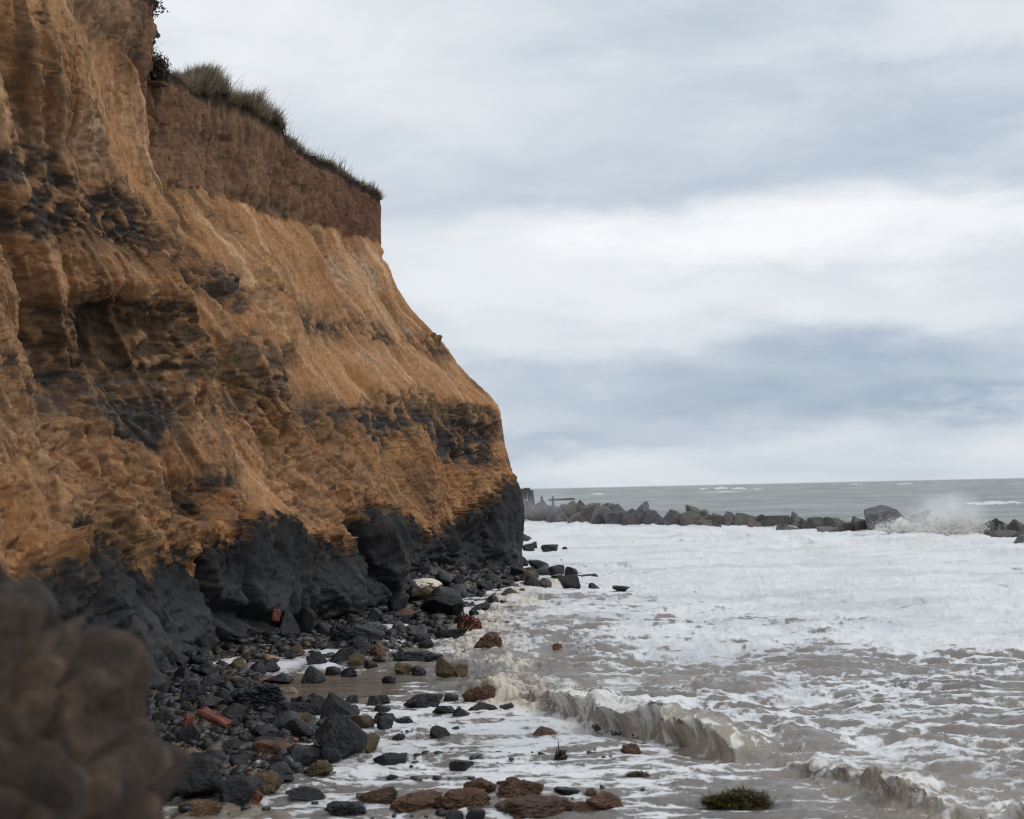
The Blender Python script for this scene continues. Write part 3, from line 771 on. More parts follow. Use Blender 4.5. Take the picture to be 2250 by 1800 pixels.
def rock_mat(name, c0, c1, c2, rough, bump=.02, scale=1.0, wetness=.0):
    mt, t = new_mat(name)
    tc_ = t.add('ShaderNodeTexCoord').outputs['Object']
    oi = t.add('ShaderNodeObjectInfo').outputs['Random']
    pos = t.add('ShaderNodeNewGeometry').outputs['Position']
    v = t.add('ShaderNodeVectorMath', {0: pos, 1: (.3, .7, .1)}, operation='ADD').outputs[0]
    n1 = t.noise(v, 6 * scale, 6, .62, .4); n2 = t.noise(v, 38 * scale, 5, .65); n3 = t.noise(v, 2.2 * scale, 3, .5)
    c = t.ramp(n1, [(.28, c0), (.52, c1), (.76, c2)])
    c = t.mix(1.0, c, t.ramp(oi, [(0, (.72, .72, .74)), (1, (1.25, 1.2, 1.14))]), 'MULTIPLY')
    c = t.mix(1.0, c, t.ramp(n2, [(.3, (.62,) * 3), (.65, (1.25,) * 3)]), 'MULTIPLY')
    h_ = t.math('ADD', n1, t.math('MULTIPLY', n2, .45))
    finish(t, c, t.ramp(n3, [(.3, (rough - .1,) * 3), (.7, (rough + .14,) * 3)]), h_, bump, .9, .35)
    return mt


M = {
    'dark': rock_mat('wet_dark_clay', (.006, .0065, .0075), (.012, .0126, .0142), (.030, .031, .034), .33, .04),
    'grey': rock_mat('grey_granite', (.055, .055, .062), (.10, .098, .105), (.17, .165, .17), .62, .05, .35),
    'green': rock_mat('green_grey_rock', (.045, .052, .040), (.085, .090, .070), (.15, .15, .13), .62, .05, .35),
    'mauve': rock_mat('mauve_brown_rock', (.05, .043, .041), (.095, .08, .077), (.16, .14, .135), .6, .05, .35),
    'brown': rock_mat('brown_clay', (.038, .020, .012), (.095, .052, .031), (.16, .095, .058), .62, .03, 1.5),
    'olive': rock_mat('olive_brown_stone', (.035, .026, .013), (.085, .062, .032), (.14, .105, .06), .6, .03, 1.5),
    'tan': rock_mat('tan_stone', (.13, .095, .065), (.21, .15, .105), (.30, .23, .165), .55, .01),
    'red': rock_mat('red_brick', (.09, .032, .022), (.16, .055, .036), (.22, .09, .06), .6, .01),
    'white': rock_mat('white_chalk', (.42, .42, .41), (.58, .58, .57), (.70, .70, .69), .6, .01),
    'front': rock_mat('boulder_earth', (.007, .005, .004), (.040, .026, .018), (.12, .078, .050), .75, .06, .9),
}
_cache = {}


def stone_mesh(seed, kind, mat, sub):
    k = (seed, kind, mat, sub)
    if k not in _cache:
        p, f = stone_shape(seed, kind, sub)
        me = mesh_np("stone", p, f.ravel(), 3, M[mat], True)
        _cache[k] = me; me.polygons.foreach_set("use_smooth", np.full(len(me.polygons), kind == "round"))
    return _cache[k]


def surf_z(x, y):
    return float(max(ground_z(np.array([x]), np.array([y]))[0], 0.0))


def place(name, cat, label, x0, x1, yt, yb, kind='block', mat='dark', seed=1, rz=None, z=None, group=None, sub=3, deep=.85, sink=.12, Y=None):
    xc = (x0 + x1) / 2
    if Y is None:
        zz_ = 0.05
        for _ in range(6):
            p = at_z(xc, yb, zz_); zz_ = surf_z(p[0], p[1]) if z is None else z
        p = at_z(xc, yb, zz_)
        Yf = p[1]
    else:
        Yf = Y; zz_ = 0 if z is None else z
    wd = (x1 - x0) / FPX * Yf; dp = wd * deep; Yc = Yf + dp * .42
    c = at_depth(xc, yt, Yc); wd = (x1 - x0) / FPX * Yc
    zb = zz_ - sink * max(.3, wd)
    H_ = max(c[2] - zb, .04)
    o = obj(name, stone_mesh(seed, kind, mat, sub), None, (c[0], Yc, zb))
    o.scale = (wd * 1.04, dp, H_)
    o.rotation_euler.z = 0 if rz is None else rz
    tag(o, label, cat, group)
    return o


KEY = [
 ('rock', 'rock', 'tall black wedge shaped rock with a sharp left peak standing in runoff', 690, 806, 1568, 1668, 'spire', 'dark', 3),
 ('rock', 'rock', 'black rock with twin peaks just behind the tall wedge shaped rock', 705, 790, 1522, 1582, 'spire', 'dark', 4),
 ('rock', 'rock', 'long smooth dark rock with a raised hump beside the brown pool', 512, 628, 1499, 1562, 'crag', 'dark', 5),
 ('rock', 'rock', 'low dark rock with an upturned right end, touching the long humped rock', 610, 692, 1541, 1585, 'crag', 'dark', 6),
 ('rock', 'rock', 'rounded dark boulder below the long humped rock', 597, 663, 1563, 1608, 'round', 'dark', 7),
 ('rock', 'rock', 'smooth rounded rock at the left end of the long humped rock', 466, 522, 1518, 1558, 'round', 'dark', 8),
 ('rock', 'rock', 'dark leaning rock at the foot of the left clay slope', 378, 425, 1465, 1506, 'block', 'dark', 9),
 ('rock', 'rock', 'knobbly dark rock above the red tile, beside the blurred boulder', 395, 440, 1493, 1552, 'crag', 'dark', 10),
 ('rock', 'rock', 'upright grey block below the red tile near the blurred boulder', 385, 442, 1590, 1648, 'block', 'dark', 11),
 ('rock', 'rock', 'grey flat topped stone among the gravel, right of the white chalk stone', 483, 534, 1624, 1658, 'block', 'dark', 12),
 ('rock', 'rock', 'dark slanting stone in the gravel under the rounded boulder', 516, 554, 1612, 1640, 'block', 'dark', 13),
 ('rock', 'rock', 'dark broad stone at the edge of the gravel, left of the tall wedge', 558, 610, 1616, 1648, 'slab', 'dark', 14),
 ('rock', 'rock', 'flat dark slab stone above the wedge shaped grey block', 485, 525, 1646, 1672, 'slab', 'dark', 15),
 ('rock', 'rock', 'smooth dark stone leaning right at the lower edge of the gravel', 524, 566, 1649, 1681, 'block', 'dark', 16),
 ('rock', 'rock', 'wide low black rock at the edge of white runoff left of the brown boulder', 576, 639, 1658, 1692, 'crag', 'dark', 17),
 ('rock', 'rock', 'small block at the lower left foot of the tall wedge rock', 678, 712, 1634, 1662, 'block', 'dark', 18),
 ('rock', 'rock', 'dome shaped stone in front of the tall wedge rock', 702, 752, 1640, 1677, 'round', 'dark', 19),
 ('rock', 'rock', 'rough brown pitted boulder in white runoff below the tall wedge', 665, 733, 1668, 1706, 'crag', 'olive', 20),
 ('rock', 'rock', 'large brown rounded boulder leaning on a grey stone near the sand', 555, 622, 1692, 1746, 'crag', 'olive', 21),
 ('rock', 'rock', 'big black block with a pale slanting top beside the blurred boulder', 392, 486, 1655, 1758, 'block', 'dark', 22),
 ('rock', 'rock', 'wedge shaped grey block with a smooth slanting face beside the sand', 480, 554, 1706, 1767, 'block', 'dark', 23),
 ('rock', 'rock', 'orange brown rock at the bottom edge touching the blurred boulder', 422, 488, 1755, 1796, 'crag', 'brown', 24),
 ('rock', 'rock', 'small round black stone in white runoff above the wedge block', 512, 546, 1698, 1716, 'round', 'dark', 25),
 ('rock', 'rock', 'long low dark rock on the sand at the bottom', 716, 804, 1758, 1794, 'crag', 'dark', 26),
 ('rock', 'rock', 'flat dark slab half under water left of the brown ledge', 630, 716, 1726, 1757, 'slab', 'dark', 27),
 ('rock', 'rock', 'pointed dark rock at the left edge of the brown pool', 662, 715, 1463, 1502, 'spire', 'dark', 28),
 ('rock', 'rock', 'dark rock with a pale rim left of the pointed pool rock', 582, 643, 1480, 1504, 'slab', 'dark', 29),
 ('rock', 'rock', 'domed stone standing in white foam under the clay wall', 548, 584, 1453, 1484, 'round', 'dark', 30),
 ('rock', 'rock', 'tan flattened cobble behind the domed stone in foam', 580, 609, 1438, 1454, 'round', 'tan', 31),
 ('rock', 'rock', 'olive rounded cobble resting high among dark rocks under the clay wall', 636, 666, 1417, 1438, 'round', 'olive', 32),
 ('rock', 'rock', 'blocky black rock between the clay wall and the brown pool', 724, 775, 1420, 1462, 'block', 'dark', 33),
 ('rock', 'rock', 'slanted dark rock in foam left of the blocky black rock', 675, 722, 1436, 1465, 'slab', 'dark', 34),
 ('rock', 'rock', 'dark rock at the upper edge of the brown pool', 749, 785, 1463, 1488, 'block', 'dark', 35),
 ('rock', 'rock', 'grey rock left of the one at the upper edge of the pool', 715, 750, 1464, 1484, 'round', 'dark', 36),
 ('rock', 'rock', 'dark upright stone right of the twin peaked rock', 805, 838, 1528, 1556, 'block', 'dark', 37),
 ('rock', 'rock', 'small dark stone at the lower edge of the brown pool', 676, 702, 1523, 1543, 'block', 'dark', 38),
 ('slab', 'slab', 'pale pinkish flat slab lying left of the brown pool', 568, 618, 1506, 1518, 'slab', 'tan', 39),
 ('slab', 'slab', 'second pale pinkish slab, just right of its twin by the pool', 612, 656, 1508, 1523, 'slab', 'tan', 40),
 ('rock', 'rock', 'brown slanting stone against the right foot of the tall wedge', 797, 834, 1612, 1650, 'slab', 'olive', 41),
 ('rock', 'rock', 'rough square brown boulder with crumbly top in the shallows', 1090, 1193, 1706, 1752, 'crag', 'brown', 42),
 ('rock', 'rock', 'rounded brown boulder left of the square brown boulder', 1013, 1090, 1708, 1757, 'crag', 'brown', 43),
 ('rock', 'rock', 'broad brown rock joining the ledge under the rounded brown boulder', 960, 1076, 1729, 1779, 'crag', 'brown', 44),
 ('rock', 'rock', 'long brown rock at the bottom below the square brown boulder', 1090, 1258, 1750, 1794, 'crag', 'brown', 45),
 ('rock', 'rock', 'low brown ledge broken by runoff, left part', 790, 872, 1728, 1760, 'crag', 'brown', 46),
 ('rock', 'rock', 'low brown ledge broken by runoff, middle part', 858, 972, 1740, 1782, 'crag', 'brown', 47),
 ('rock', 'rock', 'cracked brown rock, upper one of the pair near the seaweed', 1284, 1369, 1741, 1781, 'crag', 'brown', 48),
 ('rock', 'rock', 'flat brown rock, lower one of the pair near the seaweed', 1253, 1336, 1760, 1784, 'crag', 'brown', 49),
 ('rock', 'rock', 'small brick shaped brown rock alone in the shallows', 1171, 1223, 1598, 1618, 'block', 'brown', 50),
 ('rock', 'rock', 'small brown rock right in front of the breaking wave', 1364, 1408, 1635, 1657, 'crag', 'brown', 51),
 ('rock', 'rock', 'dark rock in a row left of the breaking wave, leftmost', 942, 1000, 1549, 1574, 'block', 'dark', 52),
 ('rock', 'rock', 'pointed triangular grey rock in the row left of the wave', 993, 1036, 1552, 1577, 'spire', 'dark', 53),
 ('rock', 'rock', 'wide flat topped dark rock under the cracked brown boulder', 1025, 1096, 1543, 1568, 'slab', 'dark', 54),
 ('rock', 'rock', 'small black rock next to the start of the breaking wave', 1097, 1131, 1545, 1566, 'block', 'dark', 55),
 ('rock', 'rock', 'grey rock with a long weedy tail in the shallows', 820, 892, 1652, 1684, 'block', 'dark', 56),
 ('rock', 'rock', 'low grey flat rock awash in the shallows', 988, 1040, 1669, 1692, 'slab', 'dark', 57),
 ('rock', 'rock', 'dark rock washed over by a small foam arc', 944, 988, 1593, 1622, 'block', 'dark', 58),
 ('rock', 'rock', 'clump of grey stone with jagged top right of the twin peaks', 818, 872, 1563, 1592, 'crag', 'dark', 59),
 ('rock', 'rock', 'low jagged grey rock right of the jagged clump', 868, 910, 1575, 1592, 'crag', 'dark', 60),
 ('rock', 'rock', 'low black rock in foam between brown boulders and seaweed', 1218, 1274, 1729, 1744, 'crag', 'dark', 61),
 ('rock', 'rock', 'tiny brown rock above the cracked pair', 1284, 1312, 1731, 1743, 'crag', 'brown', 62),
 ('rock', 'rock', 'grey stone at the bottom edge beside a white chalk stone', 980, 1018, 1779, 1800, 'round', 'dark', 63),
 ('rock', 'rock', 'grey stone at the bottom edge right of the white chalk stone', 1024, 1066, 1774, 1800, 'round', 'dark', 64),
 ('rock', 'rock', 'small white chalk stone between two grey stones at the bottom', 1004, 1026, 1775, 1789, 'round', 'white', 65),
 ('rock', 'rock', 'brown boulder with a round left end sitting in the surf', 1042, 1103, 1388, 1426, 'crag', 'brown', 66),
 ('rock', 'rock', 'olive brown angular block, left half of the pair by the pool surf', 957, 1000, 1441, 1485, 'block', 'olive', 67),
 ('rock', 'rock', 'flat topped olive block, right half of the pair by the pool surf', 988, 1028, 1458, 1483, 'block', 'olive', 68),
 ('rock', 'rock', 'big cracked brown boulder with an arched top at the start of the splash', 1016, 1096, 1505, 1550, 'crag', 'brown', 69),
 ('rock', 'rock', 'small brown rock breaking the surf alone, far right of the others', 1214, 1235, 1413, 1431, 'block', 'brown', 70),
 ('rock', 'rock', 'small black triangular stone above the surf boulder', 1070, 1091, 1379, 1394, 'spire', 'dark', 71),
 ('rock', 'rock', 'two low brown stones washed by surf near the red debris', 1085, 1122, 1366, 1378, 'crag', 'brown', 72),
 ('rock', 'rock', 'square black block on the outer end of the headland rubble, upper', 1240, 1269, 1244, 1272, 'block', 'dark', 73),
 ('rock', 'rock', 'large black block on the outer end of the headland rubble, lower', 1226, 1274, 1262, 1294, 'block', 'dark', 74),
 ('rock', 'rock', 'pointed black rock leaning on the corner of the headland', 1137, 1161, 1221, 1242, 'spire', 'dark', 75),
 ('rock', 'rock', 'high rounded black rock in the headland rubble', 1160, 1206, 1229, 1256, 'block', 'dark', 76),
 ('rock', 'rock', 'slanted black rock in the middle of the headland rubble', 1204, 1240, 1241, 1266, 'block', 'dark', 77),
 ('rock', 'rock', 'broad grey rock under the pointed one at the headland corner', 1119, 1163, 1245, 1268, 'block', 'dark', 78),
 ('rock', 'rock', 'long black rock in front of the headland rubble', 1147, 1192, 1264, 1293, 'slab', 'dark', 79),
 ('rock', 'rock', 'brownish round rock in the headland rubble', 1184, 1212, 1269, 1291, 'round', 'mauve', 80),
 ('rock', 'rock', 'low dark rock inside the headland rubble below the slanted one', 1209, 1242, 1262, 1277, 'block', 'dark', 81),
 ('rock', 'rock', 'flat brown rock lying outside the headland rubble', 1267, 1319, 1260, 1272, 'crag', 'dark', 82),
 ('rock', 'rock', 'small black rock alone right of the headland rubble', 1293, 1317, 1281, 1296, 'block', 'dark', 83),
 ('rock', 'rock', 'low black rock farthest out from the headland rubble', 1346, 1385, 1286, 1299, 'slab', 'dark', 84),
 ('rock', 'rock', 'large round black boulder against the clay wall', 849, 898, 1305, 1347, 'round', 'dark', 85),
 ('rock', 'rock', 'huge slanting dark slab in the rubble beside the round boulder', 922, 1018, 1287, 1350, 'slab', 'dark', 86),
 ('rock', 'rock', 'long dark shelf rock above the brown pool', 862, 970, 1430, 1456, 'crag', 'dark', 87),
 ('rock', 'rock', 'brown rock on the upper right edge of the pool', 866, 906, 1454, 1482, 'crag', 'olive', 88),
 ('rock', 'rock', 'dark knob right of the brown rock on the pool edge', 903, 936, 1462, 1484, 'crag', 'dark', 89),
 ('rock', 'rock', 'small dark dome lower right of the brown pool', 975, 1007, 1523, 1542, 'round', 'dark', 90),
 ('rock', 'rock', 'broad rippled grey rock below the brown pool', 887, 972, 1524, 1558, 'crag', 'dark', 91),
 ('rock', 'rock', 'small round stone standing alone in the brown pool', 839, 869, 1484, 1502, 'round', 'dark', 92),
 ('rock', 'rock', 'pale white chalk stone between the gravel and the big black block', 403, 437, 1645, 1668, 'slab', 'white', 93),
 ('clay_lump', 'clay lump', 'fluted lump of dark clay slumped at the wall, right of the brick', 618, 662, 1340, 1400, 'spire', 'dark', 94),
 ('clay_lump', 'clay lump', 'rounded upright clay lump, right neighbour of the fluted one', 652, 692, 1333, 1396, 'round', 'dark', 95),
 ('rock', 'rock', 'grey domed rock right of the upright clay lumps', 688, 730, 1366, 1398, 'round', 'dark', 96),
 ('rock', 'rock', 'long grey stone with flat top in the rubble, left of the red debris', 893, 938, 1372, 1402, 'slab', 'grey', 97),
 ('rock', 'rock', 'long dark rock touching the red debris', 956, 1030, 1378, 1406, 'slab', 'dark', 98),
 ('rock', 'rock', 'glossy black rock with a long tail in mid rubble', 770, 845, 1372, 1414, 'slab', 'dark', 99),
 ('rock', 'rock', 'knobbly black rock left of the glossy tailed one', 724, 785, 1370, 1410, 'crag', 'dark', 100),
 ('rock', 'rock', 'dark flat rock behind the headland, nearest the corner', 1136, 1168, 1173, 1188, 'crag', 'grey', 101),
 ('rock', 'rock', 'cluster rock in foam behind the headland, left one', 1146, 1174, 1194, 1213, 'block', 'dark', 102),
 ('rock', 'rock', 'small upright rock in foam behind the headland, middle one', 1162, 1180, 1190, 1205, 'block', 'dark', 103),
 ('rock', 'rock', 'long low rock in foam behind the headland, right one', 1188, 1226, 1196, 1211, 'slab', 'dark', 104),
 ('rock', 'rock', 'tiny black rock in foam, outermost behind the headland', 1235, 1247, 1201, 1207, 'block', 'dark', 105),
]
occupied = []
for i, (nm, cat, lab, x0, x1, yt, yb, kd, mt_, sd) in enumerate(KEY):
    big = (x1 - x0) > 55
    o = place(nm, cat, lab, x0, x1, yt, yb, kd, mt_, sd, sub=5 if big else 4, z=0.0 if yb < 1300 and x0 > 1130 else None)
    occupied.append((o.location.x, o.location.y, o.scale.x * .5))

# --- breakwater boulders: (centre, top, width, lift of the line, material, kind, label)
BWR = [
 (1163, 1091, 56, 0, 'grey', 'block', 'large dark boulder at the left end of the breakwater'),
 (1191, 1104, 26, 2, 'grey', 'block', 'dark steep boulder right of the left end boulder'),
 (1177, 1114, 56, 3, 'mauve', 'slab', 'light brownish boulder low in front at the left end of the breakwater'),
 (1227, 1109, 48, 3, 'grey', 'spire', 'pale grey pointed boulder low in front, near the left end'),
 (1258, 1099, 46, -1, 'mauve', 'block', 'brown grey boulder behind the pale pointed one'),
 (1202, 1097, 44, -2, 'grey', 'block', 'flat grey boulder behind the pale pointed one, to its left'),
 (1292, 1097, 50, -1, 'grey', 'spire', 'sharp peaked boulder on the left part of the breakwater'),
 (1296, 1105, 38, 1, 'mauve', 'block', 'square shouldered boulder under the sharp peaked one'),
 (1319, 1109, 50, 2, 'grey', 'block', 'broad faced boulder right of the sharp peak'),
 (1273, 1123, 44, 3, 'grey', 'round', 'low brown boulder at the waterline under the sharp peak'),
 (1328, 1105, 26, -3, 'grey', 'block', 'dark small boulder peeping over the back, left of the tall cubes'),
 (1348, 1106, 36, -3, 'grey', 'slab', 'light flat boulder at the back, left of the tall cubes'),
 (1363, 1106, 46, 0, 'grey', 'spire', 'triangular boulder just left of the tall cube'),
 (1352, 1124, 44, 3, 'grey', 'round', 'low smooth boulder at the waterline under the triangular one'),
 (1402, 1100, 42, 0, 'grey', 'block', 'dark cube shaped boulder standing highest on the left half'),
 (1394, 1116, 52, 2, 'grey', 'spire', 'sloping boulder at the foot of the dark cube'),
 (1386, 1130, 32, 4, 'mauve', 'slab', 'low flat boulder at the waterline under the dark cube'),
 (1433, 1116, 24, 0, 'grey', 'round', 'small rounded boulder right of the dark cube'),
 (1461, 1129, 44, 3, 'grey', 'spire', 'grey pyramid boulder at the waterline, middle of the breakwater'),
 (1430, 1130, 30, 3, 'grey', 'slab', 'low grey boulder left of the pyramid boulder'),
 (1473, 1119, 40, 0, 'grey', 'slab', 'flat boulder on top behind the grey pyramid'),
 (1494, 1125, 32, 1, 'mauve', 'block', 'dark brown boulder right of the grey pyramid'),
 (1529, 1108, 36, 0, 'green', 'block', 'greenish rounded cube high on the middle of the breakwater'),
 (1552, 1119, 22, 0, 'grey', 'block', 'small boulder against the right side of the greenish cube'),
 (1527, 1123, 52, 2, 'green', 'block', 'wide boulder under the greenish cube'),
 (1551, 1130, 38, 2, 'mauve', 'block', 'brown boulder right under the greenish cube'),
 (1548, 1143, 28, 4, 'mauve', 'slab', 'small purple boulder at the waterline below the greenish cube'),
 (1583, 1127, 36, 1, 'grey', 'block', 'upright grey boulder between the greenish cube and the long hump'),
 (1606, 1123, 34, 0, 'grey', 'spire', 'peaked boulder just left of the long hump'),
 (1638, 1126, 76, 0, 'green', 'round', 'long humped boulder on the middle of the breakwater'),
 (1662, 1139, 40, 3, 'mauve', 'slab', 'flat tilted boulder at the waterline below the long hump'),
 (1578, 1151, 18, 5, 'grey', 'slab', 'tiny rock awash in front of the breakwater'),
 (1706, 1132, 72, 1, 'green', 'round', 'broad mossy green boulder right of the long hump'),
 (1746, 1123, 34, -1, 'grey', 'spire', 'dark peaked boulder above the mossy green one'),
 (1735, 1151, 46, 4, 'grey', 'slab', 'smooth low boulder at the waterline below the mossy one'),
 (1770, 1138, 30, 1, 'mauve', 'block', 'brown boulder between the mossy one and the reddish flat one'),
 (1806, 1136, 54, 1, 'mauve', 'slab', 'flat reddish brown boulder left of the great grey boulder'),
 (1843, 1137, 44, -1, 'grey', 'slab', 'dark flat boulder just left of the great grey boulder'),
 (1829, 1156, 58, 4, 'grey', 'slab', 'low smooth slab at the waterline left of the great grey boulder'),
 (1856, 1147, 32, 3, 'mauve', 'block', 'small brown boulder at the left foot of the great grey boulder'),
 (1886, 1133, 40, 1, 'grey', 'block', 'pale grey block leaning on the great grey boulder'),
 (1947, 1109, 92, 0, 'grey', 'block', 'great grey boulder, the tallest of the breakwater'),
 (2024, 1121, 76, 0, 'mauve', 'block', 'big reddish brown boulder behind the wave splash'),
 (1960, 1159, 38, 4, 'grey', 'round', 'small dark boulder in the foam below the great grey boulder'),
 (2000, 1154, 52, 3, 'grey', 'block', 'wet grey boulder in spray between the two biggest boulders'),
 (2066, 1181, 42, 7, 'green', 'block', 'dark boulder in the foam in front of the wave splash'),
 (2136, 1141, 66, -1, 'mauve', 'slab', 'flat dark boulder right of the wave splash'),
 (2188, 1137, 44, -1, 'grey', 'block', 'peaked boulder on the right part of the breakwater'),
 (2234, 1141, 40, 0, 'mauve', 'block', 'boulder on top at the right edge of the picture'),
 (2212, 1164, 56, 3, 'mauve', 'slab', 'purple flat boulder below the right edge boulder'),
 (2238, 1175, 46, 6, 'grey', 'block', 'cracked grey boulder in foam at the right edge'),
 (2214, 1205, 16, 9, 'grey', 'block', 'small rock in foam left of the cracked boulder at the right edge'),
 (2270, 1150, 60, 1, 'grey', 'block', 'boulder continuing the breakwater past the right edge'),
]
BX = [1100, 1150, 1300, 1500, 1800, 1950, 2060, 2130, 2250, 2300]
BY = [126, 116, 101, 90, 77, 70, 66, 66, 60, 58]
for i, (xc, yt, wd, fr, mt_, kd, lab) in enumerate(BWR):
    kd = 'angular' if kd in ('block', 'slab', 'round') else kd
    Yb = np.interp(xc, BX, BY) - fr * .9; wd *= 1.18
    place('boulder', 'boulder', lab, xc - wd / 2, xc + wd / 2, yt, 0, kd, mt_, 200 + i, sub=4, Y=Yb, z=-.35, deep=.9, sink=.05)

rsb = np.random.RandomState(77); used_b = set()
for i in range(34):
    xc = rsb.uniform(1165, 2290); Yb = np.interp(xc, BX, BY) + rsb.uniform(-1.5, 2.5)
    tops = np.interp(xc, [1165, 1300, 1500, 1650, 1900, 2250], [1108, 1112, 1126, 1133, 1140, 1152]) + rsb.uniform(-4, 9)
    wd = rsb.uniform(30, 52)
    sides = sorted(BWR, key=lambda q: abs(q[0] - xc))
    side = next((q for q in sides if (q[6], xc > q[0]) not in used_b), sides[0]); used_b.add((side[6], xc > side[0])); lab_ = side[6].split(',')[0].split(' on the')[0].split(' of the breakwater')[0].split(' left of')[0].split(' right of')[0].split(' near the')[0]
    place('boulder', 'boulder', f"half hidden boulder {'right' if xc > side[0] else 'left'} of the {lab_.replace('the ', '', 1).replace(' right part',' right side')}", xc - wd / 2, xc + wd / 2, tops, 0, 'angular', ('grey', 'mauve', 'grey', 'green')[i % 4], 260 + i, sub=4, Y=Yb, z=-.35, sink=.05,
          group='half hidden boulders filling the breakwater')

# --- foreground boulder, out of focus
v, f = ICO[6]
sg = np.sign(v); pw = 2.0 / 2.6
vv_ = sg * np.abs(v) ** pw
d3 = v * 1.0
q1 = cells(v[:, 0] * 2.6 + v[:, 1] * 1.3 + 4, v[:, 2] * 2.8 + v[:, 1], 7)
q3 = cells(v[:, 0] * 5 + v[:, 1] * 3 + 4 + .5 * fbm(v[:, 0] * 3, v[:, 1] * 3, v[:, 2] * 3, 2), v[:, 2] * 5.5 + v[:, 1], 17)
r = 1 + .16 * fbm(v[:, 0] * 1.9, v[:, 1] * 1.9, v[:, 2] * 1.9, 3) + .20 * (.55 - q1[0]) + .08 * (.5 - q3[0]) * (1 + 1.2 * fbm(v[:, 0] * 2, v[:, 1] * 2, 5.5, 2)) + .10 * fbm(v[:, 0] * 7, v[:, 1] * 7, v[:, 2] * 7, 4) \
    - .07 * sstep(.14, 0, q3[1] - q3[0]) + .03
p = vv_ * r[:, None] * np.array([.96, .8, .92])
p[:, 2] = np.where(p[:, 2] < 0, p[:, 2] * 1.75, p[:, 2])
me = mesh_np("near_boulder", p + np.array([0, 0, 1.5]), f.ravel(), 3, M['front'], True)
tag(obj("boulder", me, None, (-2.035, 3.75, -.10)), "large lumpy brown boulder out of focus in the lower left corner", "boulder")

# ------------------------------------------------------------------ loose rubble
rs = np.random.RandomState(5)


def cliff_x(y):
    return np.interp(y, us, tabX[:, 0] * .75 + tabX[:, 1] * .25)


spots = []
tries = 0
while len(spots) < 270 and tries < 20000:
    tries += 1
    yv = 1 / rs.uniform(1 / 43., 1 / 11.8); 
    xd = np.interp(yv, YD, XD); xc0 = cliff_x(yv) + .15
    if yv > 31:
        xd += .6
    x = rs.uniform(xc0, xd + .5 + (.9 * rs.rand() ** 2 if yv < 17 else 0))
    if 17.4 < yv < 20.2 and -3.4 < x < -1.2:
        continue
    sz = (.10 + .22 * rs.rand() ** 2.2) * (.75 + yv / 45)
    if yv > 31: sz *= 1.25
    if any((x - a) ** 2 + (yv - b_) ** 2 < ((c_ + sz * .5) * .80) ** 2 for a, b_, c_ in occupied):
        continue
    pr = project(np.array([[x, yv, .2]]))
    if ground_z(np.array([x]), np.array([yv]))[0] < -.06 and rs.rand() < .7:
        continue
    if pr[0][0] < 330 or pr[1][0] > 1800:
        continue
    occupied.append((x, yv, sz * .5)); spots.append((x, yv, sz))
SHORT = {3: 'tall wedge rock', 4: 'twin peaked rock', 5: 'long humped rock', 7: 'rounded boulder under the humped rock', 8: 'round left end of the humped rock',
         10: 'knobbly rock above the red tile', 11: 'upright grey block', 14: 'broad stone at the gravel edge', 17: 'wide low black rock', 20: 'pitted brown boulder',
         21: 'large brown rounded boulder', 22: 'big black block', 26: 'long low rock on the sand', 27: 'flat half sunk slab', 28: 'pointed pool rock', 30: 'domed stone in foam',
         33: 'blocky black rock by the pool', 46: 'brown ledge', 42: 'square brown boulder', 50: 'brick shaped brown rock', 54: 'wide flat topped rock', 56: 'weedy grey rock',
         58: 'rock under the foam arc', 66: 'brown surf boulder', 68: 'olive block', 69: 'cracked brown boulder', 73: 'square outer headland block', 76: 'high headland rock',
         79: 'long front headland rock', 85: 'round boulder at the clay wall', 86: 'huge slanting slab', 87: 'shelf rock above the pool', 91: 'broad rippled rock', 92: 'stone alone in the pool',
         94: 'fluted clay lump', 96: 'domed rock beside the clay lumps', 97: 'long grey stone', 98: 'rock touching the red debris', 99: 'glossy tailed rock', 61: 'low black rock in foam'}
land = [((a[3] + a[4]) / 2, (a[5] + a[6]) / 2, SHORT[a[9]]) for a in KEY if a[9] in SHORT]
sh_word = {'block': 'angular', 'round': 'rounded', 'slab': 'flattish', 'crag': 'craggy'}
used = set()
